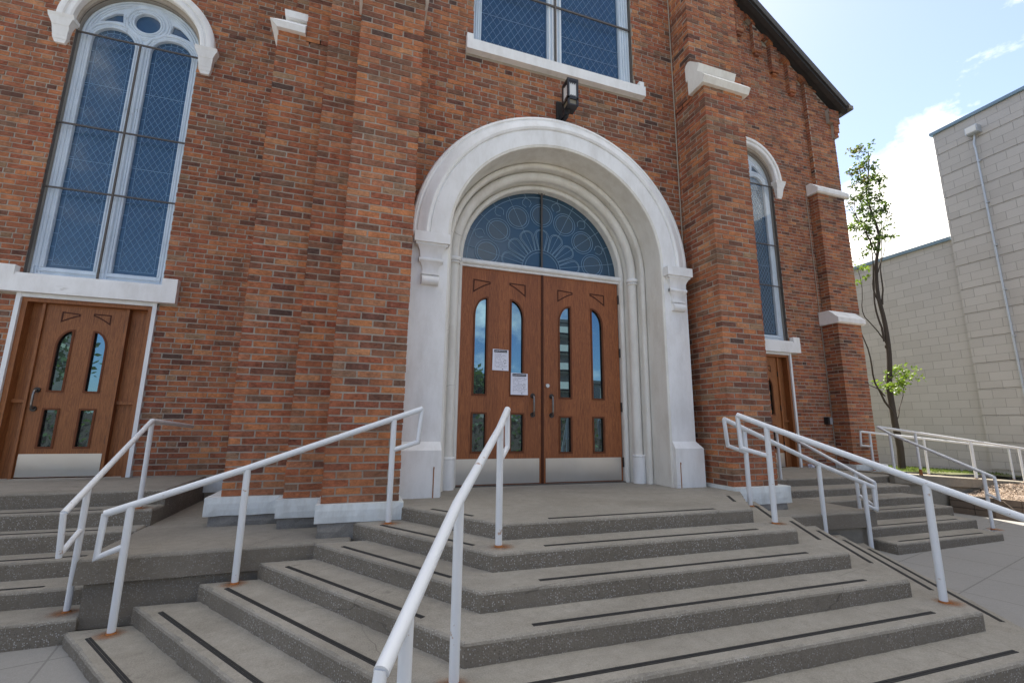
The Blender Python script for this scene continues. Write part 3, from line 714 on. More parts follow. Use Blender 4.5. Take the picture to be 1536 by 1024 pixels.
mb.build('pier_cap', 'white_trim', P3)
mb = MB(); mb.box(-2.41, -1.70, -1.06, -.5, 5.155, 5.40); mb.build('pier_cap', 'white_trim', P1)
mb = MB(); mb.tube([(1.885, -.430, .1), (1.885, -.430, 8.8)], .008, 8); mb.build('conduit', 'mortar', church, smooth=60)

# --- side walls (left and right) with window over door
S_Y = 1.30
def side_bay(xc, sgn, zf, wall_x0, wall_x1, zwall0, ztop, par):
    FW = .675; ZSP = 5.66; sill0, sill1 = 2.11, 2.33
    def holes(z):
        H = []
        if z < sill0: H.append((xc - .665, xc + .665))
        elif z < sill1: H.append((xc - .86, xc + .86))
        elif z < ZSP: H.append((xc - FW, xc + FW))
        elif z < ZSP + .86: w = math.sqrt(.86 ** 2 - (z - ZSP) ** 2); H.append((xc - w, xc + w))
        return H
    inside = None
    if sgn > 0: inside = lambda x, z: z < 7.80 - .775 * (x - 7.504)
    mb = MB(); brick_wall(mb, 'x', S_Y, -1, wall_x0, wall_x1, zwall0, ztop, holes=holes, headers=6, inside=inside, phase=.04 * (1 if sgn > 0 else 0)); mb.build('side_bricks', 'brick', church)
    top = [(wall_x1, ztop), (wall_x0, ztop)] if sgn < 0 else [(7.59, 7.9), (5.5, 9.45), (wall_x0, 9.45 + .775 * (5.5 - wall_x0))]
    hole1 = [(xc - FW, 2.2)] + [(xc + FW, 2.2)] + arc(xc, ZSP, FW, 0, 180, 30)
    hole2 = [(xc - .66, zf + .001), (xc + .66, zf + .001), (xc + .66, 2.105), (xc - .66, 2.105)]
    plate([(wall_x0, zwall0 - .3), (wall_x1, zwall0 - .3)] + top, [hole1, hole2], S_Y + .0045, S_Y + .4, 'side_wall', 'mortar', church)
    # window frame with two lancets and an oculus
    lw = .235; c1, c2 = xc - .325, xc + .325; zb = 2.47; zl = 5.60; oc = 6.02
    hl = [lancet_pts(c1 - lw, c1 + lw, zb, zl), lancet_pts(c2 - lw, c2 + lw, zb, zl), arc(xc, oc, .145, 0, 360, 28)[:-1]]
    # small curved triangles beside the oculus
    for s in (-1, 1):
        hl.append([(xc + s * .27, 5.955), (xc + s * .285, 6.09), (xc + s * .36, 6.07), (xc + s * .45, 5.99), (xc + s * .52, 5.90), (xc + s * .42, 5.935), (xc + s * .34, 5.95)][::s])
    fr = plate([(xc - FW, 2.33), (xc + FW, 2.33)] + arc(xc, ZSP, FW, 0, 180, 36), hl, 1.42, 1.48, 'arched_window', 'window_white', church)
    fr['label'] = 'tall white twin-light window over the %s side door' % ('left' if sgn < 0 else 'right')
    mb = MB()
    for c in (c1, c2):
        for k, (r, rad) in enumerate(((.248, .014), (.275, .012), (.305, .018))):
            if k == 2: r = .312
            P = [(c - r, zb)] + [(p[0], p[1]) for p in arc(c, zl, r, 180, 0, 24)] + [(c + r, zb)]
            if k < 2 or True:
                Pn = [(max(min(x, xc - .012), xc - FW + .01) if c < xc else min(max(x, xc + .012), xc + FW - .01), 1.42 - rad * .2, z) for x, z in P]
                mb.tube(Pn, rad, 8)
        mb.box(c - .30, c + .30, 1.405, 1.425, 2.36, 2.39); mb.box(c - .28, c + .28, 1.398, 1.425, 2.42, 2.455)
    for r, rad in ((.160, .015), (.19, .014), (.235, .018), (.262, .012)):
        P = [(p[0], 1.42 - rad * .25, p[1]) for p in arc(xc, oc, r, 0, 360, 40)]; mb.tube(P, rad, 8, caps=False)
    for r, rad in ((.66, .016), (.625, .013), (.595, .012)):
        P = [(xc - r, 2.36)] + arc(xc, ZSP, r, 180, 0, 40) + [(xc + r, 2.36)]; mb.tube([(p[0], 1.42 - rad * .3, p[1]) for p in P], rad, 8)
    for x in (-.05, -.02, .02, .05): mb.tube([(xc + x, 1.418, 2.36), (xc + x, 1.418, 5.55)], .011, 6)
    mb.build('moulding', 'window_white', fr, smooth=60)
    mb = MB()
    for lp in hl[:2]: mb.prism(lp, 1.452, 1.46, 'y')
    mb.prism(hl[2], 1.452, 1.46, 'y')
    for lp in hl[3:]: mb.prism(lp, 1.452, 1.46, 'y')
    mb.build('pane', 'lancet_glass', fr)
    mb = MB()
    for c in (c1, c2):
        ins = lambda x, z, c=c: abs(x - c) < lw - .05 and (z < zl or (x - c) ** 2 + (z - zl) ** 2 < (lw - .05) ** 2) and z > zb + .05
        lattice(mb, ins, c - lw, c + lw, zb + .03, zl + lw, c, .072, .118, 1.4515, .0052)
        r = lw - .05
        flat_line(mb, [(c - r, zb + .05), (c + r, zb + .05)] + arc(c, zl, r, 0, 180, 20) + [(c - r, zb + .05)], .006, 1.4515, .003)
        z = zb + .1
        while z < zl:
            for s in (-1, 1): mb.box(c + s * r if s > 0 else c - lw, c + lw if s > 0 else c - r, 1.448, 1.4515, z, z + .006)
            z += .17
        for a in range(20, 180, 20):
            ca, sa = math.cos(math.radians(a)), math.sin(math.radians(a)); flat_line(mb, [(c + r * ca, zl + r * sa), (c + lw * ca, zl + lw * sa)], .006, 1.4515, .003)
        for z in (4.98, 3.9): mb.box(c - lw, c + lw, 1.447, 1.4512, z, z + .008)
    mb.build('leading', 'lead', fr, recalc=False)
    # outer protective glazing with dark bars
    mb = MB()
    for z in (5.61, 4.305, 3.443): mb.box(xc - .68, xc + .68, 1.335, 1.352, z, z + .019)
    mb.box(xc - .009, xc + .009, 1.333, 1.353, 2.36, 5.61)
    for s in (-1, 1): mb.box(xc + s * .682 - .009, xc + s * .682 + .009, 1.31, 1.36, 2.34, 5.63)
    P = arc(xc, ZSP, .682, 0, 180, 36); mb.tube([(p[0], 1.34, p[1]) for p in P], .010, 6)
    mb.build('glazing_bar', 'dark_bar', fr)
    mb = MB(); mb.prism([(xc - .67, 2.345), (xc + .67, 2.345)] + arc(xc, ZSP, .67, 0, 180, 36), 1.356, 1.359, 'y'); mb.build('storm_pane', 'storm_glazing', fr)
    # sill and hood mould
    mb = MB(); mb.box(xc - .865, xc + .865, 1.215, 1.42, sill0, sill1 - .03); mb.box(xc - .84, xc + .84, 1.23, 1.42, sill1 - .032, sill1 + .002)
    for s in (-1, 1): mb.box(min(xc + s * .70, xc + s * .862), max(xc + s * .70, xc + s * .862), 1.218, 1.35, sill1 - .03, sill1 + .085)
    mb.build('sill', 'white_trim', fr)
    mb = MB()
    hp = [(.695, 1.32), (.695, 1.235), (.715, 1.222), (.75, 1.222), (.758, 1.235), (.775, 1.235), (.785, 1.210), (.82, 1.205), (.845, 1.215), (.868, 1.235), (.870, 1.32)]
    sweep(mb, hp, xc, 5.70, 0, 0, 180, 44, jambs=False)
    for s in (-1, 1):
        c = xc + s * .785
        for z0, z1, a, b, pj in ((5.655, 5.705, .132, .132, .115), (5.56, 5.655, .085, .125, .105), (5.50, 5.56, .082, .088, .08), (5.44, 5.495, .075, .08, .07), (5.39, 5.435, .07, .075, .06), (5.345, 5.388, .05, .068, .045)):
            hip(mb, (c - a, c + a, 1.30 - pj * .8, 1.32), (c - b, c + b, 1.30 - pj, 1.32), z0, z1)
    mb.build('hood_moulding', 'white_trim', fr, smooth=32)
    # door below
    mb = MB()
    for s in (-1, 1): mb.box(min(xc + s * .625, xc + s * .668), max(xc + s * .625, xc + s * .668), 1.27, 1.40, zf, 2.11)
    mb.box(xc - .668, xc + .668, 1.275, 1.40, 2.065, 2.108)
    mb.build('door_trim', 'window_white', church)
    mb = MB()
    for s in (-1, 1): mb.box(min(xc + s * .575, xc + s * .624), max(xc + s * .575, xc + s * .624), 1.30, 1.46, zf, 2.064)
    mb.box(xc - .575, xc + .575, 1.30, 1.46, 2.02, 2.064)
    dx = -.035 if sgn < 0 else -.02
    a, b = xc + dx - .385, xc + dx + .385
    mb.box(a - .03, a - .002, 1.335, 1.46, zf, 2.02); mb.box(b + .002, b + .03, 1.335, 1.46, zf, 2.02)
    df = mb.build('door_frame', 'side_oak', church)
    mb = MB()
    for q0, q1 in ((xc - .575, a - .03), (b + .03, xc + .575)):
        mb.box(q0, q1, 1.41, 1.44, zf, 2.02); mb.box(q0, q1, 1.375, 1.41, zf + .82, zf + .86)
    mb.build('side_panel', 'side_oak', df)
    z = zf
    lf = door_leaf(church, a, b, z + .01, 2.018, 1.36, [(a + .150, a + .288, 1), (b - .288, b - .150, -1)], [(a + .150, a + .288), (b - .288, b - .150)], (z + .33, z + .755), (z + .955, z + 1.665, .20), 'side_oak', (a + .012, b - .012, z + .015, z + .262),
                   [(a + .155, a + .315, z + 1.875, z + 1.765, 1), (b - .315, b - .155, z + 1.875, z + 1.765, -1)], 'side_door', 'oak %s side door with four small panes' % ('left' if sgn < 0 else 'right'))
    pull(lf, a + .062, 1.36, z + .965, z + .755)
    for zz_ in (1.72, 1.08, .42):
        mb = MB(); mb.tube([(b + .004, 1.347, z + zz_ - .05), (b + .004, 1.347, z + zz_ + .05)], .010, 8); mb.build('hinge', 'bronze', lf, smooth=50)
side_bay(-5.22, -1, .055, -9.0, -3.2, .065, 7.4, church)
side_bay(5.03, 1, -.025, 2.6, 7.60, 0.0, 12.4, church)
mb = MB(); mb.box(-4.50, -3.2, 1.25, 1.32, -.135, .01); mb.build('wall_base', 'base_white', church)
# right corner buttress in two stages
LO = pier('corner_buttress', 6.62, 7.27, .97, 1.29, .04, 2.72, label='lower stage of the corner buttress')
block('base_block', 6.56, 7.40, .90, 1.29, -.10, .038, 'base_white', LO)
mb = MB(); mb.prism([(1.29, 2.715), (.94, 2.715), (.905, 2.735), (.90, 2.82), (.92, 2.835), (1.08, 2.99), (1.29, 2.99)], 6.565, 7.315, 'x'); mb.build('buttress_cap', 'white_trim', LO)
UP = pier('corner_buttress', 6.69, 7.47, 1.10, 1.29, 3.0, 5.56, k0=1, label='upper stage of the corner buttress')
mb = MB(); mb.prism([(1.29, 5.555), (1.07, 5.555), (1.045, 5.575), (1.04, 5.65), (1.06, 5.665), (1.19, 5.80), (1.29, 5.80)], 6.635, 7.545, 'x'); mb.build('buttress_cap', 'white_trim', UP)
mb = MB(); mb.box(7.50, 7.593, 1.31, 9.0, -.5, 7.85); mb.build('return_wall', 'mortar', church)
mb = MB(); mb.box(-8.9, 7.49, 1.715, 8.9, -.5, 7.7); mb.build('nave_sun_block', 'mortar', church)  # unseen solid box added to stop sun leaking under the side doors
mb = MB(); mb.box(-1.73, 1.88, .13, 1.70, -.5, 8.9); mb.build('vestibule_sun_block', 'mortar', church)  # unseen solid fill added behind the main doors against sun leaks
# corbel table following the gable
rake = lambda x: 7.89 - .775 * (x - 7.504)
ops = [(6.60 - .457 * i, 6.865 - .457 * i, 8.28 + .372 * i) for i in range(9)]
def in_proud(x, z):
    if z > rake(x) - .01: return False
    if x > 6.865: return z > 5.79
    for i, (a, b, zc) in enumerate(ops):
        if a <= x <= b:
            r = (b - a) / 2; c = (a + b) / 2
            if z > zc + math.sqrt(max(0, r * r - (x - c) ** 2)) + .005: return True
            return False
        nb = ops[i + 1][1] if i + 1 < len(ops) else a - .3
        if nb < x < a: return z > zc - .28
    return False
outl = [(7.60, 5.80), (7.60, 7.82), (3.2, rake(3.2)), (3.0, rake(3.2) - .2)]
lo_ = []
for i, (a, b, zc) in reversed(list(enumerate(ops))):
    if a < 3.2: continue
    pb = zc - .28   # bottom of the pendant to the left of this opening
    lo_ += [(a - .192, pb), (a, pb)] if not lo_ or True else []
    lo_ += [(p[0], p[1]) for p in arc((a + b) / 2, zc, (b - a) / 2, 180, 0, 10)]
outl = [(7.60, 5.80), (7.60, 7.80), (3.4, rake(3.4) - .02)] + [(3.4, lo_[0][1])] + lo_ + [(6.865, 5.80)]
plate(outl, [], 1.2195, 1.3, 'corbel_table', 'mortar', church)
def proud_holes(z):
    H = []
    for a, b, zc in ops:
        r = (b - a) / 2; c = (a + b) / 2
        if z < zc: H.append((a, b))
        elif z < zc + r: w = math.sqrt(r * r - (z - zc) ** 2); H.append((c - w, c + w))
    return H
mb = MB(); brick_wall(mb, 'x', 1.215, -1, 3.6, 7.605, 5.80, 11.2, holes=proud_holes, inside=in_proud, L=.2125)
for a, b, zc in ops:
    if a < 3.6: continue
    # soldier ring over each opening, return faces of the slots
    c = (a + b) / 2; r = (b - a) / 2
    zb = zc - .65 if a < 6.5 else 5.80
    for q in range(7):
        P = [(c + rr * math.cos(PI * (q + d_) / 7), zc + rr * math.sin(PI * (q + d_) / 7)) for rr, d_ in ((r - .006, .06), (r + .085, .04), (r + .085, .96), (r - .006, .94))]
        mb.prism(P, 1.208 + RND.uniform(-.002, .002), 1.296, 'y')
    pw = .192
    mb.box(a - pw + .004, a - .004, 1.218, 1.296, zc - .285, zc - .282 + BH - JT); mb.box(a - pw + .035, a - .035, 1.24, 1.296, zc - .285 - BH, zc - .30)
    z = zb
    while z < zc: mb.box(b - .004, b + .012, 1.220, 1.298, z, z + BH - JT, .001); z += BH
mb.build('corbel_bricks', 'brick', church)
mb = MB(); mb.box(7.40, 7.70, 1.13, 1.6, 7.42, 7.74); mb.box(7.52, 7.66, 1.14, 1.6, 7.20, 7.42); mb.box(7.52, 7.63, 1.15, 1.6, 7.08, 7.2)
mb.build('corner_corbel', 'mortar', church)
mb = MB(); brick_wall(mb, 'x', 1.125, -1, 7.40, 7.70, 7.42, 7.74); brick_wall(mb, 'x', 1.133, -1, 7.52, 7.665, 7.20, 7.42); brick_wall(mb, 'x', 1.14, -1, 7.52, 7.635, 7.08, 7.2)
mb.build('corbel_bricks', 'brick', church)
mb = MB()
mb.prism([(7.80, rake(7.80)), (2.4, rake(2.4)), (2.4, rake(2.4) + .17), (7.84, rake(7.84) + .17)], 1.0, 1.10, 'y')
mb.prism([(7.74, rake(7.74) + .06), (2.4, rake(2.4) + .06), (2.4, rake(2.4) + .23), (7.88, rake(7.88) + .23)], .96, 9.0, 'y')
roof = mb.build('roof', 'roof_dark', church)
mb = MB(); mb.box(7.76, 7.90, .93, 9.0, 7.70, 7.79); mb.build('gutter', 'dark_bar', roof)

# ================================================================== STEPS
h = .1106
XL0, XR0, Y0, T = -1.087, 1.1746, -1.9435, .3017
AL, AR = math.radians(35.35), math.radians(34.5); DL, DR = .1559, .139
def corner(i): return Vector((XL0 - DL * i, Y0 - T * i)), Vector((XR0 + DR * i, Y0 - T * i))
def end_l(i, y): c = corner(i)[0]; t = (y - c.y) / math.cos(AL); return Vector((c.x - math.sin(AL) * t, y))
def end_r(i, y): c = corner(i)[1]; t = (y - c.y) / math.cos(AR); return Vector((c.x + math.sin(AR) * t, y))
steps = thing('entrance_steps', 'broad grey concrete entrance steps fanning out below the arched doors', 'steps', (0, -2.5, -.7))
for i in range(7):
    cl, cr = corner(i); z = -h * i
    if i == 0: ol = [(-1.72, .1), (-1.72, -.45), (-1.715, -1.05), tuple(cl), tuple(cr), (1.935, -1.05), (1.90, -.45), (1.90, .1)]
    elif i == 1: ol = [tuple(end_l(1, -1.0)), tuple(cl), tuple(cr), tuple(end_r(1, -1.0))]
    else: ol = [tuple(end_l(i, -1.17)), tuple(cl), tuple(cr), tuple(end_r(i, -1.34))]
    mb = MB(); worn_slab(mb, ol, -1.0, z, jit=.0035 + .0006 * i, step=.045)
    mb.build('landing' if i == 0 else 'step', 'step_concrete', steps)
    # anti-slip strips
    inset = .078; zz = z + .0025
    def strip(a, b, double=True):
        a = Vector(a); b = Vector(b); d = (b - a).normalized(); n = Vector((-d.y, d.x)); mb = MB()
        for o in ((-.0145, -.0015), (.0015, .0145)):
            q = [a + n * o[0], b + n * o[0], b + n * o[1], a + n * o[1]]
            mb.add([(p.x, p.y, z - .002) for p in q] + [(p.x, p.y, zz) for p in q], [(0, 1, 2, 3), (4, 7, 6, 5), (0, 4, 5, 1), (1, 5, 6, 2), (2, 6, 7, 3), (3, 7, 4, 0)])
        mb.build('grip_strip', 'black_strip', steps)
    fx0 = -.70 - .158 * i; fx1 = .845 + .143 * i; fy = cl.y + inset + .012
    strip((fx0, fy), (fx1, fy))
    dl = Vector((-math.sin(AL), math.cos(AL))); nl = Vector((math.cos(AL), math.sin(AL))); 
    e = end_l(i, -1.06 if i < 2 else -1.19) - cl; ln = e.length
    s0 = .16 + .07 * min(i, 5) if i else .35; s1 = ln - (.24 if i else .28)
    if s1 > s0 + .1: strip(cl + nl * inset + dl * s0, cl + nl * inset + dl * s1)
    dr = Vector((math.sin(AR), math.cos(AR))); nr = Vector((-math.cos(AR), math.sin(AR)))
    ln = (end_r(i, -1.1 if i < 2 else -1.36) - cr).length
    s1 = ln - (.28 if i < 6 else .3); s0 = .38 - .0 * i
    if s1 > s0 + .1: strip(cr + nr * inset + dr * s0, cr + nr * inset + dr * s1)

# landing plinths either side
lp = thing('landing_plinth', 'concrete plinth slab between the left side steps and the entrance steps', 'plinth', (-3, 0, -.7), 'concrete plinths beside the entrance steps')
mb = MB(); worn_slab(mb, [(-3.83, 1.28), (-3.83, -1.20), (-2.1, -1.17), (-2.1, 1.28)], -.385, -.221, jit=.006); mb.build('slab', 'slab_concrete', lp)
mb = MB(); mb.box(-3.785, -2.0, -1.155, 1.28, -1.0, -.384); mb.build('cheek_wall', 'slab_concrete', lp)
rp = thing('landing_plinth', 'concrete plinth slab between the entrance steps and the right side steps', 'plinth', (2.8, 0, -.7), 'concrete plinths beside the entrance steps')
mb = MB(); worn_slab(mb, [(1.7, .9), (1.7, -1.34), (3.5, -1.39), (3.5, .9)], -.385, -.221, jit=.006); mb.build('slab', 'slab_concrete', rp)
mb = MB(); mb.box(1.7, 3.47, -1.335, .9, -1.0, -.384); mb.build('cheek_wall', 'old_concrete', rp)

def side_steps(label, zs, ys, x0s, x1s, zb, strips):
    t = thing('side_steps', label, 'steps', ((x0s[0] + x1s[0]) / 2, -.6, zb))
    for i, (z, y) in enumerate(zip(zs, ys)):
        back = 1.40 if i == 0 else ys[0] + .35
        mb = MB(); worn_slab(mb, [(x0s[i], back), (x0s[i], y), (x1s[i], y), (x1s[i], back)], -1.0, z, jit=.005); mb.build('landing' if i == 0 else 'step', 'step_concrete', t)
        if strips and i in strips:
            a, b = strips[i]; mb = MB()
            for q in ((.062, .073), (.077, .088)): mb.box(a, b, y + q[0], y + q[1], z - .002, z + .0025)
            mb.build('grip_strip', 'black_strip', t)
    return t
side_steps('grey concrete side steps up to the left oak door', [.05, -.081, -.21, -.349, -.475, -.592], [.11, -.156, -.369, -.622, -.904, -1.19], [-7.6] * 6, [-3.80, -3.80, -3.815, -3.775, -3.775, -3.775], -.74,
           {1: (-7, -4.2), 2: (-7, -4.1), 3: (-7, -3.95), 4: (-7, -4.15), 5: (-7, -4.35)})
side_steps('grey concrete side steps up to the right side door', [-.02, -.122, -.222, -.325, -.427, -.53], [-.13, -.44, -.74, -.99, -1.29, -1.565], [3.35, 3.35, 3.505, 3.505, 3.505, 3.505], [5.92, 5.70, 5.50, 5.58, 5.46, 5.38], -.64,
           {3: (3.9, 5.35), 4: (3.75, 5.2), 5: (3.65, 5.12)})

# ================================================================== HANDRAILS
def handrail(label, rails, posts, loops, r=.0245, rusty=(), stain=True, bare=()):
    b0 = posts[0][0]
    t = thing('handrail', label, 'handrail', b0, 'white pipe handrails')
    for P in rails:
        mb = MB(); mb.tube(P, r, 14); mb.build('top_rail', 'rail_paint', t, smooth=50)
    for P in loops:
        mb = MB(); mb.tube(P, r * .82, 12); mb.build('end_loop', 'rail_paint', t, smooth=50)
    for k, (b, z) in enumerate(posts):
        top = (b[0] + (z[1] if isinstance(z, tuple) else 0), b[1] + (z[2] if isinstance(z, tuple) else 0), z[0] if isinstance(z, tuple) else z)
        mb = MB(); mb.tube([(b[0], b[1], b[2] - .02), top], r * .95, 14); po = mb.build('post', 'rail_paint', t, smooth=50)
        mb = MB(); hh = .10 if k in rusty else .012
        mb.tube([(b[0], b[1], b[2] - .003), (b[0], b[1], b[2] + hh * .5), (b[0], b[1], b[2] + hh)], [r * 1.25, r * 1.08, r * .99], 14); mb.build('rusty_foot', 'rust', po, smooth=50)
        if stain:
            mb = MB(); s = .11 + .03 * RND.random(); dx = RND.uniform(-.02, .03); mb.box(b[0] - s + dx, b[0] + s + dx, b[1] - s, b[1] + s * .8, b[2] - .002, b[2] + .0018); mb.build('rust_stain', 'rust_stain', po)
    return t
hz = lambda i: -h * i
# A: left flight
handrail('long white handrail running down across the left plinth and piers', [[(-1.587, -1.137, .820), (-2.882, -1.251, .347), (-3.666, -1.321, .080)]],
         [((-1.824, -1.158, hz(1)), (.722)), ((-2.869, -1.25, hz(4)), .345), ((-3.532, -1.311, hz(6)), .118)],
         [[(-1.589, -1.137, .819), (-1.613, -1.139, .537), (-1.822, -1.158, .470)], [(-3.664, -1.321, .082), (-3.672, -1.322, -.190), (-3.540, -1.311, -.135)]])
# D: mirrored on the right flight
handrail('white handrail rising from the right plinth to the pier beside the arch', [[(1.531, -1.31, .775), (2.74, -1.364, .300), (3.505, -1.392, .040)]],
         [((1.80, -1.30, hz(1)), .665), ((2.735, -1.364, hz(4)), .30), ((3.363, -1.388, hz(6)), .085)],
         [[(1.533, -1.31, .772), (1.555, -1.311, .503), (1.80, -1.30, .43)], [(3.503, -1.392, .041), (3.508, -1.392, -.207), (3.37, -1.388, -.15)]])
# B: left corner of the steps, nearest
handrail('nearest white handrail, sloping steeply down the middle foreground', [[(-1.036, -1.855, .805), (-1.177, -2.121, .667), (-1.645, -3.009, .328), (-1.99, -3.665, -.015)]],
         [((-1.162, -2.09, hz(1)), .675), ((-1.625, -2.96, hz(4)), .345), ((-1.905, -3.50, hz(6)), .07)],
         [[(-1.036, -1.857, .800), (-1.030, -1.845, .523), (-1.16, -2.09, .450)], [(-1.99, -3.66, -.01), (-2.03, -3.72, -.27), (-1.91, -3.51, -.22)]])
# C: right corner of the steps
handrail('white handrail sloping down to the right edge over the front steps', [[(1.228, -1.797, .803), (1.321, -2.035, .700), (1.682, -2.974, .320), (1.945, -3.68, .04)]],
         [((1.318, -2.028, hz(1)), .700), ((1.681, -2.973, hz(4)), .318), ((1.885, -3.52, hz(6)), .10)],
         [[(1.229, -1.799, .798), (1.233, -1.811, .503), (1.316, -2.025, .447)], [(1.945, -3.68, .04), (1.96, -3.72, -.22), (1.89, -3.53, -.16)]])
# F: left side steps
handrail('white handrail on the left side steps with a short arm at its top', [[(-3.90, -1.29, .090), (-3.93, -.088, .690)], [(-3.93, -.085, .692), (-3.87, .80, .635)]],
         [((-3.932, -.075, -.081), .69), ((-3.903, -1.04, -.592), .21)], [[(-3.90, -1.292, .092), (-3.897, -1.262, -.19)], [(-3.897, -1.262, -.175), (-3.903, -1.05, -.066)]], r=.021)
# E: right side steps, left side
handrail('white handrail up the inner side of the right side steps', [[(3.60, -1.35, .080), (3.60, -.12, .655)]],
         [((3.60, -.10, -.122), .655), ((3.60, -1.147, -.325), .155)], [[(3.60, -1.352, .082), (3.60, -1.345, -.197), (3.60, -1.165, -.09)]], r=.0205)
# G: right side steps, outer side
handrail('white handrail down the outer side of the right side steps', [[(6.18, .21, .724), (6.07, -.054, .608), (5.50, -1.515, .109)]],
         [((6.07, -.03, -.122), .615), ((5.53, -1.40, -.53), .15)], [[(5.50, -1.517, .107), (5.495, -1.525, -.153), (5.53, -1.39, -.10)]], r=.0205)
gr = lambda x: -.03 - .066 * (x - 6.3)
handrail('white ramp handrail with one rusted post beyond the right side steps', [[(6.20, .20, .722), (8.6, .20, .492), (11.0, .20, .26)]],
         [((7.08, .20, gr(7.08)), .64), ((8.55, .20, gr(8.55)), .495), ((10.0, .20, gr(10.0)), .355)], [], r=.021, rusty=(0,), stain=False)
handrail('rear white ramp handrail with end loop beside the brick corner buttress', [[(6.69, .85, .640), (11.3, .85, .305)]],
         [((6.93, .85, gr(6.7)), .622), ((8.42, .85, gr(8.4)), .515), ((9.87, .85, gr(9.85)), .41), ((11.1, .85, gr(10.9)), .32)], [[(6.69, .85, .64), (6.67, .85, .39), (6.93, .85, .37)]], r=.021, stain=False)

# ================================================================== SMALL THINGS
t = thing('wall_lantern', 'black metal wall lantern with frosted panes over the white arch', 'lantern', (.13, -.45, 4.6))
mb = MB()
lx0, lx1, ly0, ly1 = .080, .202, -.690, -.545
for x in (lx0, lx1):
    for y in (ly0, ly1): mb.box(x - .013, x + .013, y - .013, y + .013, 4.60, 4.955)
mb.box(lx0 - .012, lx1 + .012, ly0 - .012, ly1 + .012, 4.925, 4.962); mb.box(lx0 - .013, lx1 + .013, ly0 - .013, ly1 + .013, 4.672, 4.700)
mb.box(lx0 - .010, lx1 + .010, ly0 - .010, ly1 + .010, 4.590, 4.606)
cage = mb.build('cage', 'black_metal', t)
mb = MB(); mb.box(lx0 - .002, lx1 + .002, ly0 - .002, ly1 + .002, 4.700, 4.924); mb.build('frosted_pane', 'frosted', t)
mb = MB(); mb.box(lx0, lx1, ly0, ly1, 4.607, 4.671); mb.build('lower_pane', 'amber_glass', t)
mb = MB()
for (z, s) in ((4.700, 1), (4.924, -1)):
    for x in (lx0 + .034, (lx0 + lx1) / 2, lx1 - .034):
        mb.prism([(x - .022, z), (x + .022, z), (x, z + s * .038)], ly0 - .009, ly0 - .003, 'y'); y = x - lx0 + ly0; mb.prism([(y - .022, z), (y + .022, z), (y, z + s * .038)], lx0 - .009, lx0 - .003, 'x')
    mb.box(lx0, lx1, ly0 - .008, ly0 - .003, z + (0 if s > 0 else -.012), z + (.012 if s > 0 else 0)); mb.box(lx0 - .008, lx0 - .003, ly0, ly1, z + (0 if s > 0 else -.012), z + (.012 if s > 0 else 0))
mb.build('fretwork', 'black_metal', t)
mb = MB(); mb.box(.03, .125, -.45, -.41, 4.49, 4.80); mb.box(.075, .125, -.60, -.43, 4.53, 4.59); mb.tube([(.10, -.44, 4.50), (.12, -.56, 4.52), (.13, -.60, 4.59)], .020, 8)
mb.build('bracket', 'black_metal', t)

def notice(x0, x1, z0, z1, label, tilt):
    y = -.0135
    t = thing('paper_notice', label, 'notice', ((x0 + x1) / 2, y, z0), 'paper notices on the door')
    mb = MB(); mb.add([(x0, y, z0), (x1 + tilt, y - .001, z0 - tilt * .5), (x1, y, z1 - .006), (x0 + tilt, y, z1)], [(0, 1, 2, 3)])
    mb.add([(x0, y + .0006, z0), (x1 + tilt, y - .0004, z0 - tilt * .5), (x1, y + .0006, z1 - .006), (x0 + tilt, y + .0006, z1)], [(3, 2, 1, 0)])
    mb.build('sheet', 'paper', t, recalc=False)
    W, H = x1 - x0, z1 - z0; mb = MB(); yb, yf = y - .0012, y - .0028
    mb.box(x0 + W * .10, x1 - W * .09, yf, yb, z1 - H * .155, z1 - H * .04)
    mb.build('black_heading', 'ink', t)
    mb = MB(); u = x0 + W * .13
    while u < x1 - W * .12: w = RND.uniform(.006, .016); mb.box(u, min(u + w, x1 - W * .11), yf - .0008, yf - .0002, z1 - H * .108, z1 - H * .085); u += w + .004
    mb.build('heading_text', 'paper', t)
    mb = MB(); z = z1 - H * .22
    while z > z0 + H * .1:
        u = x0 + W * .14
        while u < x1 - W * (.38 if .3 < (z - z0) / H < .62 else .14):
            w = RND.uniform(.008, .022)
            if RND.random() < .8: mb.box(u, u + w, yf + .0008, yb, z, z + .0032)
            u += w + .005
        z -= H * .058
    mb.build('text_line', 'grey_ink', t)
    mb = MB(); cx, cz = x1 - W * .22, z0 + H * .42
    for k in range(5): a = k * 1.25; mb.tube([(cx + .012 * math.cos(a), yf, cz + .022 * math.sin(a)), (cx + .018 * math.cos(a + .8), yf, cz + .03 * math.sin(a + .8))], .0022, 5)
    mb.box(cx - .035, cx - .022, yf, yb, z0 + H * .05, z0 + H * .08)
    mb.build('drawing', 'ink', t)
notice(-.643, -.441, 1.332, 1.590, 'upper white notice with black heading taped between two door panes', .004)
notice(-.408, -.190, 1.048, 1.312, 'lower white notice with black heading taped over a door pane', .002)

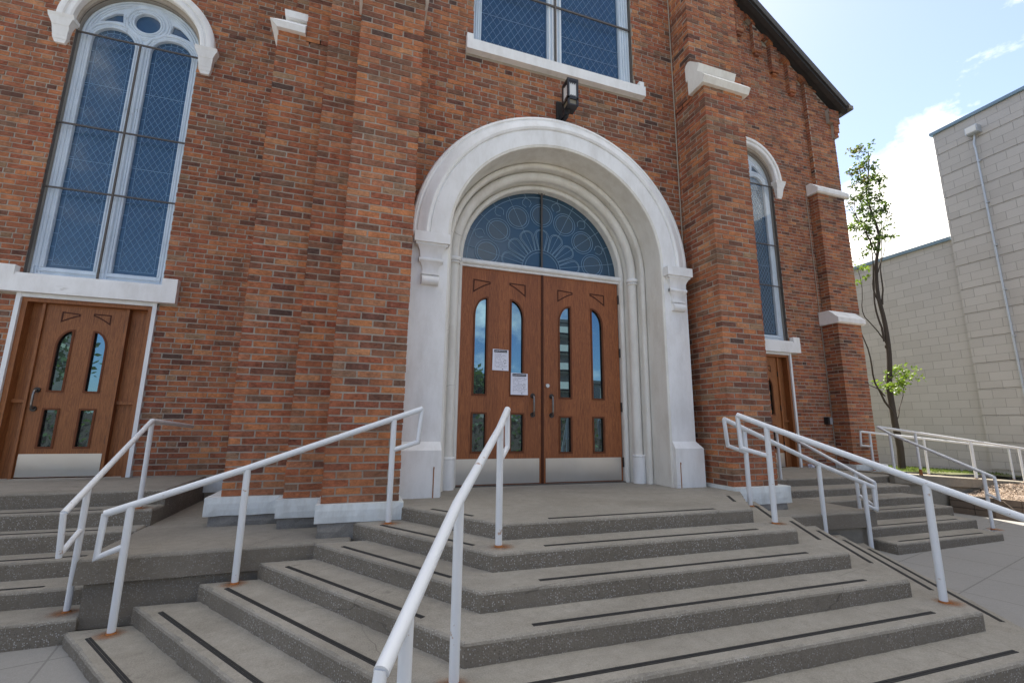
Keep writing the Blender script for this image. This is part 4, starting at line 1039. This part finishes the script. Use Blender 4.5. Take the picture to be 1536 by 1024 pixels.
t = thing('electric_box', 'small grey electrical box with black cover low on the brick wall', 'box', (6.46, 1.28, .8))
mb = MB(); mb.box(6.40, 6.45, 1.215, 1.30, .765, .905); mb.build('cover', 'black_metal', t)
mb = MB(); mb.box(6.4505, 6.545, 1.235, 1.30, .77, .895); mb.build('body', 'zinc', t)
mb = MB(); mb.tube([(6.60, 1.287, .0), (6.60, 1.287, 5.6)], .007, 6); mb.build('conduit', 'mortar', t, smooth=60)
mb = MB()
for k in range(26):
    a = RND.uniform(0, 6.28); r = RND.uniform(.0, .06); c = Vector((5.80 + r * math.cos(a) * 1.4, 1.18 + r * math.sin(a) * .5, -.015 + RND.uniform(.0, .055)))
    d1 = Vector((RND.uniform(-1, 1), RND.uniform(-1, 1), RND.uniform(-1, 1))).normalized() * .032; d2 = d1.cross(Vector((RND.uniform(-1, 1), RND.uniform(-1, 1), RND.uniform(-1, 1)))).normalized() * .026
    mb.add([c - d1, c + d2, c + d1, c - d2], [(0, 1, 2), (0, 2, 3)])
tag(mb.build('crumpled_paper', 'paper', recalc=False), 'crumpled white paper scrap on the landing by the right side door', 'litter')

# ================================================================== GROUND
gz = lambda x, y: -.69 + .0133 * max(-8, min(x, 12))
def sheet(name, xs, ys, f, mat, kind='structure'):
    mb = MB(); w = len(xs)
    mb.add([(x, y, f(x, y)) for y in ys for x in xs], [(j * w + i, j * w + i + 1, (j + 1) * w + i + 1, (j + 1) * w + i) for j in range(len(ys) - 1) for i in range(w - 1)])
    o = mb.build(name, mat, recalc=False); o['kind'] = kind; return o
sheet('pavement', [-40, -20, -8, -4, 0, 4, 8, 12, 20, 40], [-13, -8, -4, 0, 4, 10], gz, 'pavement')
sheet('ground', [-400, -100, 0, 100, 400], [-400, -100, 0, 100, 400], lambda x, y: -.95, 'lawn')
sheet('road', [-80, 0, 80], [-26, -13], lambda x, y: -.86, 'asphalt')
# ramp and retaining wall
mb = MB()
mb.prism([(5.93, -1.0), (11.6, -1.0), (11.6, gr(11.6) - .0), (5.93, gr(5.93))], -.16, 1.29, 'y')
o = mb.build('ramp', 'old_concrete'); o['kind'] = 'structure'
t = thing('retaining_wall', 'tan concrete retaining wall edging the ramp beside the right side steps', 'wall', (7.3, -.2, -.6))
mb = MB(); mb.prism([(5.60, -1.0), (8.85, -1.0), (8.85, gr(8.85) - .13), (5.60, gr(5.6) - .13)], -.19, -.06, 'y'); mb.build('wall_face', 'old_concrete', t)
mb = MB(); mb.prism([(5.72, gr(5.72) - .129), (8.90, gr(8.9) - .129), (8.90, gr(8.9) + .01), (5.72, gr(5.72) + .01)], -.235, -.161, 'y'); mb.build('coping', 'old_concrete', t)
# mulch bed edged with stacked pavers
edge = [(6.90, -.24), (6.97, -.75), (7.08, -1.3), (7.22, -1.9), (7.40, -2.6), (7.60, -3.4)]
t = thing('paver_edging', 'low wall of stacked brown pavers round the mulch bed', 'edging', (7.1, -1.2, -.6))
for c in range(3):
    mb = MB(); z = -.60 + .098 * c; acc = (c % 2) * .14
    for i in range(len(edge) - 1):
        a, b = Vector(edge[i]), Vector(edge[i + 1]); ln = (b - a).length; d = (b - a) / ln; n = Vector((d.y, -d.x)); u = 0
        n = -n if n.x > 0 else n
        while u < ln:
            e = min(u + .285, ln); jx = RND.uniform(-.012, .012); off = n * (jx - .02 * c)
            p = [a + d * (u + .004) + off, a + d * (e - .004) + off, a + d * (e - .004) + off - n * .16, a + d * (u + .004) + off - n * .16]
            mb.add([(q.x, q.y, z) for q in p] + [(q.x, q.y, z + .090) for q in p], [(0, 1, 2, 3), (4, 7, 6, 5), (0, 4, 5, 1), (1, 5, 6, 2), (2, 6, 7, 3), (3, 7, 4, 0)]); u = e
    mb.build('paver_course', 'paver', t)
mf = lambda x, y: -.36 + min(.14, max(0, (x - 7.0)) * .10) + .02 * math.sin(x * 5 + y * 3)
xs = [7.0 + .25 * i for i in range(20)]; ys = [-3.6 + .25 * i for i in range(14)]
sheet('mulch_bed', xs, ys, lambda x, y: mf(max(x, 7.0), y) - (.0 if x > 6.95 - y * .19 - .15 else .25), 'soil')
mb = MB()
for k in range(11000):
    y = RND.uniform(-3.3, -.25); x = RND.uniform(6.98 - (y + .3) * .22, 11.9) if k % 2 else 6.98 - (y + .3) * .22 + abs(RND.gauss(0, .8))
    if x > 11.9: continue
    c = Vector((x, y, mf(x, y) + .008 + RND.uniform(0, .02))); a = RND.uniform(0, 6.28); l = RND.uniform(.007, .024); w = RND.uniform(.004, .009)
    d = Vector((math.cos(a), math.sin(a), RND.uniform(-.5, .5))) * l; e = Vector((-math.sin(a), math.cos(a), RND.uniform(-.5, .5))) * w; u = Vector((0, 0, .006))
    mb.add([c - d - e, c + d - e, c + d + e, c - d + e, c - d + u, c + d + u], [(0, 1, 2, 3), (0, 1, 5, 4), (3, 2, 5, 4)])
tag(mb.build('mulch_chips', 'mulch', recalc=False), 'pale brown wood chips covering the planting bed', 'mulch', kind='stuff')
lf_ = lambda x, y: -.13 - .045 * max(0, x - 8) + .015 * math.sin(x * 3 + y * 2)
sheet('lawn', [7.62 + .4 * i for i in range(12)], [1.0 + .5 * i for i in range(20)], lf_, 'lawn')
mb = MB()
for k in range(5200):
    x = RND.uniform(7.65, 12.0); y = 1.3 + abs(RND.gauss(0, 1.3)) if k % 4 else RND.uniform(1.3, 3)
    hh = RND.uniform(.02, .07); a = RND.uniform(0, 6.28); z = lf_(x, y); w = .004 + .004 * RND.random(); dx, dy = math.cos(a) * w, math.sin(a) * w; lx, ly = RND.uniform(-.03, .03), RND.uniform(-.03, .03)
    mb.add([(x - dx, y - dy, z), (x + dx, y + dy, z), (x + lx, y + ly, z + hh)], [(0, 1, 2)])
tag(mb.build('grass_blades', 'grass', recalc=False), 'short rough grass strip at the foot of the block wall', 'grass', kind='stuff')

# ================================================================== NEIGHBOURING BLOCK BUILDING
bb = thing('block_building', 'plain beige concrete block building with blue-grey roof edge behind the tree', 'building', (15, 0, -.4))
BX = 12.0
mb = MB(); mb.box(BX + .03, 20, -12, 1.60, -1, 8.45); core = mb.build('tall_wall', 'block_wall', bb)
mb = MB(); z = 7.85; lastz = 8.45
zs = [8.45]
while z > -.8: zs.append(z); z -= .62
for i in range(len(zs) - 1): mb.box(BX + .008, BX + .05, -12, 1.62, zs[i + 1] + .017, zs[i] - .0)
mb.build('wall_band', 'block_wall', bb)
mb = MB(); mb.box(BX + .12, 20, 1.60, 14, -1, 5.52); mb.build('low_wall', 'block_wall', bb)
mb = MB(); mb.box(BX - .05, 20.1, -12.1, 1.67, 8.452, 8.53); mb.build('roof_edge', 'coping', bb)
mb = MB(); mb.box(BX + .06, 20.1, 1.665, 14.1, 5.522, 5.61); mb.build('roof_edge', 'coping', bb)
t = thing('wall_floodlight', 'grey box light near the roof of the block building, conduit running down', 'wall light', (11.9, .78, 8.0))
mb = MB(); mb.box(11.82, 11.999, .66, .90, 7.93, 8.12); mb.build('housing', 'zinc', t)
mb = MB(); mb.box(11.80, 11.819, .68, .88, 7.95, 8.10); mb.build('lens', 'frosted', t)
mb = MB(); mb.tube([(11.96, .80, 7.93), (11.96, .80, 7.85), (11.965, .83, 7.70), (11.965, .82, 7.55), (11.965, .80, -.3)], .022, 8)
for z in (7.2, 6.1, 5.0, 3.9, 2.8, 1.7): mb.box(11.94, 11.999, .77, .83, z, z + .03)
mb.build('conduit', 'zinc', t, smooth=60)

# ================================================================== TREE BESIDE THE CHURCH
tr = thing('young_tree', 'slender young tree with sparse leafy top between church and block building', 'tree', (9.4, 1.9, -.2))
Yt = 1.9
def limb(P, r0, r1, n=8, wig=.02):
    Q = []
    for i in range(len(P) - 1):
        for q in range(3): f_ = q / 3; Q.append((P[i][0] + (P[i + 1][0] - P[i][0]) * f_, P[i][2] if len(P[i]) > 2 else Yt, P[i][1] + (P[i + 1][1] - P[i][1]) * f_))
    Q.append((P[-1][0], Yt, P[-1][1])); m = len(Q)
    ph = RND.uniform(0, 6)
    Q = [(x + wig * math.sin(i * 1.3 + ph) * (i > 0), y + .12 * math.sin(i * .5 + ph) * (i / m), z) for i, (x, y, z) in enumerate(Q)]
    mbt.tube(Q, [r0 + (r1 - r0) * i / (m - 1) for i in range(m)], n)
    return Q
mbt = MB(); limb([(9.39, -.3), (9.4, .28), (9.38, .83), (9.38, 1.49), (9.41, 1.97), (9.45, 2.61), (9.48, 3.36), (9.52, 4.0), (9.53, 4.67), (9.6, 5.2), (9.63, 5.83), (9.68, 6.38), (9.74, 7.0), (9.64, 7.59)], .074, .010, 10, .008)
mbt.build('trunk', 'bark', tr, smooth=60)
BR = [([(9.38, .95), (9.30, 1.11), (9.15, 1.39), (8.94, 1.71), (8.72, 2.27), (8.6, 2.9), (8.55, 3.5)], .04, .01), ([(9.16, 1.43), (8.95, 1.57), (8.71, 1.7), (8.5, 2.1)], .02, .006), ([(9.40, .85), (9.46, .97), (9.7, 1.21), (9.88, 1.46), (9.8, 1.75)], .022, .006),
      ([(9.43, 2.55), (9.41, 2.65), (9.29, 2.94), (8.94, 3.26), (8.77, 3.65), (8.7, 4.4)], .026, .006), ([(9.40, 2.7), (9.34, 3.2), (9.33, 3.86), (9.36, 4.4), (9.45, 5.0), (9.2, 5.7)], .035, .008), ([(9.48, 3.2), (9.39, 3.7), (9.33, 4.1), (9.39, 4.56), (9.25, 5.16), (9.0, 5.9), (8.9, 6.3)], .03, .006),
      ([(9.52, 3.6), (9.6, 4.16), (9.77, 4.7), (9.9, 5.4), (10.1, 6.2)], .03, .006), ([(9.53, 4.4), (9.8, 5.0), (10.1, 5.5)], .018, .005), ([(9.6, 5.0), (9.85, 5.7), (10.05, 6.6)], .018, .005), ([(9.55, 4.8), (9.3, 5.4), (9.1, 6.0), (9.3, 6.9)], .018, .005), ([(9.65, 5.9), (9.9, 6.4), (10.1, 6.9)], .014, .004), ([(9.68, 6.4), (9.5, 6.9), (9.3, 7.3)], .012, .004)]
for P, a, b in BR:
    mbt = MB(); limb(P, a * .75, b * .8, 6, .025); mbt.build('limb', 'bark', tr, smooth=60)
CR = [(9.56, 7.67, .20), (9.66, 7.21, .23), (9.89, 6.98, .31), (9.26, 7.18, .11), (8.86, 6.23, .14), (10.11, 6.83, .26), (9.57, 6.59, .35), (9.06, 6.09, .24), (10.11, 6.23, .26), (9.16, 5.66, .34), (9.87, 5.96, .28), (8.89, 5.45, .24), (9.97, 5.57, .33), (10.15, 5.37, .18), (9.38, 5.26, .27), (9.20, 4.93, .17), (8.69, 4.67, .09), (9.76, 6.30, .25), (9.62, 6.95, .2), (9.45, 6.0, .22)]
def leaves(mb, cl, dens, size=(.030, .055)):
    def ball(r):
        while True:
            d = Vector((RND.uniform(-1, 1), RND.uniform(-1, 1), RND.uniform(-1, 1)))
            if d.length < 1: return d * r
    for x, z, r in cl:
        for _ in range(int(dens * r * r * 3.0) + 3):
            d = ball(1); c0 = Vector((x + d.x * r, Yt + d.y * max(r, .25) * 1.2, z + d.z * r)); rr = RND.uniform(.05, .115)
            for _ in range(RND.randint(9, 17)):
                c = c0 + ball(rr); l = RND.uniform(*size)
                u = Vector((RND.uniform(-1, 1), RND.uniform(-1, 1), RND.uniform(-1, .4))).normalized(); w = u.cross(Vector((RND.uniform(-1, 1), RND.uniform(-1, 1), RND.uniform(-1, 1)))).normalized(); nn = u.cross(w)
                mb.add([c, c + u * l * .55 + w * l * .42 + nn * l * .12, c + u * l * 1.25, c + u * l * .55 - w * l * .42 + nn * l * .12], [(0, 1, 2), (0, 2, 3)])
mb = MB(); leaves(mb, [(9.5 + (x - 9.5) * .72, z, r * .75) for x, z, r in CR], 62, (.042, .070)); mb.cur = 1; leaves(mb, [(9.21, 1.67, .14), (9.52, 1.83, .23), (9.92, 2.04, .19), (10.07, 1.93, .13), (9.51, 1.64, .20), (9.70, 1.95, .18), (9.09, 4.48, .12), (8.95, 4.19, .05), (8.9, 5.5, .16), (9.62, 7.5, .12)], 44, (.045, .07))
mb.cur = 2; leaves(mb, [(9.45, 7.72, .13), (9.30, 6.7, .06), (9.3, 7.1, .1), (9.2, 6.25, .09)], 34, (.045, .07))
mb.build('crown', ['leaf_green', 'leaf_sunlit_yellow', 'leaf_red'], tr, recalc=False)

# ================================================================== ACROSS THE STREET (seen in the glass)
def far_tree(x, y, H, R_c, label):
    t = thing('street_tree', label, 'tree', (x, y, -.9), 'trees across the street')
    mb = MB(); mb.tube([(x, y, -.95), (x + .1, y, H * .4), (x, y + .1, H * .75)], [.28, .2, .07], 8); mb.build('trunk', 'bark', t, smooth=60)
    mb = MB()
    for k in range(26):
        a = RND.uniform(0, 6.28); rr = R_c * math.sqrt(RND.random()) * .8; zc = H * .42 + RND.random() * H * .5; c0 = Vector((x + rr * math.cos(a), y + rr * math.sin(a), zc)); r = R_c * RND.uniform(.22, .42)
        for _ in range(60):
            d = Vector((RND.gauss(0, .5), RND.gauss(0, .5), RND.gauss(0, .5))) * r; c = c0 + d; l = RND.uniform(.18, .34)
            u = Vector((RND.uniform(-1, 1), RND.uniform(-1, 1), RND.uniform(-1, 1))).normalized(); w = u.cross(Vector((RND.uniform(-1, 1), RND.uniform(-1, 1), RND.uniform(-1, 1)))).normalized()
            mb.add([c, c + u * l + w * l * .6, c + u * l * 2, c + u * l - w * l * .6], [(0, 1, 2, 3)])
    mb.build('crown', 'leaf_green', t, recalc=False)
far_tree(-24, -30, 9.0, 4.2, 'broad green street tree across the road, left one')
far_tree(-34, -27, 8.0, 4.0, 'rounder green street tree across the road, leftmost')
far_tree(-15.5, -36, 6.0, 2.8, 'small green street tree beside the brick house')
far_tree(8.5, -34, 5.6, 2.6, 'small green tree in front of the balcony tower')
far_tree(30, -32, 8, 3.8, 'tall green street tree across the road, right one')
t = thing('added_dark_hedge', 'long dark hedge added so the lower door panes reflect something dark', 'hedge', (0, -13, -.8))  # invented hedge, hides sunlit ground from the lower door panes
mb = MB()
for k in range(17000):
    c = Vector((RND.uniform(-30, 22), -13 + RND.uniform(-.5, .5), RND.uniform(-.8, 1.05 + .1 * math.sin(k)))); l = RND.uniform(.045, .09)
    u = Vector((RND.uniform(-1, 1), RND.uniform(-1, 1), RND.uniform(-1, 1))).normalized(); w_ = u.cross(Vector((RND.uniform(-1, 1), RND.uniform(-1, 1), RND.uniform(-1, 1)))).normalized()
    mb.add([c - u * l, c + w_ * l, c + u * l, c - w_ * l], [(0, 1, 2, 3)])
mb.build('foliage', 'leaf_green', t, recalc=False)
mb = MB(); mb.box(-30, 22, -13.35, -12.7, -.9, .95); mb.build('branches', 'bark', t)

def simple_building(name, label, x0, x1, y, zt, wall, floors, balc=False):
    t = thing(name, label, 'building', ((x0 + x1) / 2, y, -.9)); mb = MB(); mb.box(x0, x1, y - 8, y, -1, zt); mb.build('wall', wall, t)
    fh = zt / floors
    for k in range(floors):
        z = .3 + k * fh; mb = MB(); u = x0 + .8
        while u < x1 - 1.2: mb.box(u, u + 1.2, y + .01, y + .04, z + .6, z + fh * .75); u += 2.4
        mb.build('window_row', 'tower_dark', t)
        if balc: mb = MB(); mb.box(x0 - .8, x1 + .8, y, y + 1.6, z, z + .2); mb.box(x0 - .8, x1 + .8, y + 1.5, y + 1.6, z, z + .95); mb.build('balcony', 'tower_slab', t)
    mb = MB(); mb.box(x0 - .3, x1 + .3, y - 8.2, y + .25, zt, zt + .35); mb.build('roof', 'roof_dark', t)
simple_building('apartment_tower', 'pale apartment tower with stacked balconies across the street', 18.6, 20.6, -42, 12.6, 'tower_wall', 6, True)
simple_building('brick_house', 'low red brick building across the street', -14, -2.5, -44, 5.2, 'house_brick', 2)
simple_building('low_shop', 'low dark grey shop block across the street', 5, 15.2, -40, 3.6, 'tower_wall', 1)
simple_building('office_block', 'wide grey office block across the street', 20, 46, -46, 6.0, 'tower_wall', 2)
simple_building('sky_blocking_hall', 'unseen dark brick hall added beyond the left side to block sky light', -32, -18, 24, 12, 'house_brick', 3)  # invented out of view, shades the left-facing brick from the west sky
simple_building('apartment_block', 'tall pale apartment block far to the left across the street', -46, -36, -52, 14.0, 'tower_wall', 5, True)

# ================================================================== CAMERA, SUN, SKY
Rm = [[0.9488216821884605, -0.06766634043828898, -0.3084780085852954], [-0.3156263292633054, -0.16965892207918867, -0.9335929897094876], [0.010836774650766276, 0.9831770524837413, -0.18233334249267505]]
cam = bpy.data.cameras.new('camera'); co = bpy.data.objects.new('camera', cam); COL.objects.link(co)
m4 = Matrix([[*Rm[0], -2.09664], [*Rm[1], -5.157], [*Rm[2], .69048], [0, 0, 0, 1]]); co.matrix_world = m4
cam.sensor_width = 36; cam.lens = 673.77 / 1536 * 36; cam.clip_end = 2000; cam.clip_start = .05; SC.camera = co
sd = Vector((-1.75, -4.85, -8.95)).normalized()
sun = bpy.data.lights.new('sun', 'SUN'); sun.energy = 4.6; sun.angle = math.radians(.53); sun.color = (1, .93, .82)
so = bpy.data.objects.new('sun', sun); COL.objects.link(so); so.rotation_euler = sd.to_track_quat('-Z', 'Y').to_euler(); so.location = (5, 10, 20)
el = math.asin(-sd.z); az = math.atan2(-sd.x, -sd.y)
W = bpy.data.worlds.new('World'); SC.world = W; W.use_nodes = True; nt = W.node_tree; nt.nodes.clear()
class WN(NT):
    def __init__(s): s.t = nt
w = WN(); out = nt.nodes.new('ShaderNodeOutputWorld'); bg = nt.nodes.new('ShaderNodeBackground')
sky = nt.nodes.new('ShaderNodeTexSky'); sky.sky_type = 'NISHITA'; sky.sun_disc = False; sky.sun_elevation = el; sky.sun_rotation = az; sky.air_density = 1.0; sky.dust_density = .6; sky.ozone_density = 1.5
tc = nt.nodes.new('ShaderNodeTexCoord').outputs['Generated']
s = w.sep(tc)
n = w.noise(2.3, 9, .58, w.scaled(1, 1, 1.7, tc), .15); nf = w.noise(7.0, 8, .6, w.scaled(1, 1, 1.5, tc))
def blob(d, r, k):
    d = Vector(d).normalized(); vm = nt.nodes.new('ShaderNodeVectorMath'); vm.operation = 'DOT_PRODUCT'; w.set(vm.inputs[0], tc); vm.inputs[1].default_value = d
    return w.math('MULTIPLY', w.math('SUBTRACT', vm.outputs['Value'], math.cos(math.radians(r))), k)
R3 = Matrix(Rm)
pxdir = lambda x, y: R3 @ Vector((x - 768, 512 - y, -673.77))
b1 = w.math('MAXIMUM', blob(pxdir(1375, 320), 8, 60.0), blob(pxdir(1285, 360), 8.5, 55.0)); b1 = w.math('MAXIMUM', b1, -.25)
b2 = w.math('MAXIMUM', blob((.1, -.1, 1), 30, 4.5), blob((.95, -.30, .75), 27, 6.0)); b1 = w.math('SUBTRACT', w.math('MAXIMUM', b1, b2), w.math('MAXIMUM', blob((.26, -.62, .72), 23, 14.0), 0.0))  # unseen clouds overhead and to the right, added to brighten the facade
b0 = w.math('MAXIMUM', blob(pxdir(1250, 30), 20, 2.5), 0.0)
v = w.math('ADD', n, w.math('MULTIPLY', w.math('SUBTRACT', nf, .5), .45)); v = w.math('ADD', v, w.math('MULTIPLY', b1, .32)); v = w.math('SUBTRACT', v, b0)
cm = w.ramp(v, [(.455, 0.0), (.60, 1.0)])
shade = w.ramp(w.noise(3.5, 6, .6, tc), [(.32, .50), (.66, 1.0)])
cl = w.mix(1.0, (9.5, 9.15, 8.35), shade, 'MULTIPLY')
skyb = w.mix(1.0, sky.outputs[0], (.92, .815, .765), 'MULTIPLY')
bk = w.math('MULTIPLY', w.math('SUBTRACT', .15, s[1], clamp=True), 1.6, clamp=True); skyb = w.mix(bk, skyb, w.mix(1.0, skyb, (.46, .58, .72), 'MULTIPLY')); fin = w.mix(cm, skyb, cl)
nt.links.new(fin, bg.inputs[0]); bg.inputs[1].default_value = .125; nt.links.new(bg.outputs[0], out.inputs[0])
SC.view_settings.view_transform = 'Standard'; SC.view_settings.look = 'None'; SC.view_settings.exposure = 1.52; SC.view_settings.gamma = 1.0
SC.cycles.max_bounces = 8; SC.cycles.transparent_max_bounces = 8
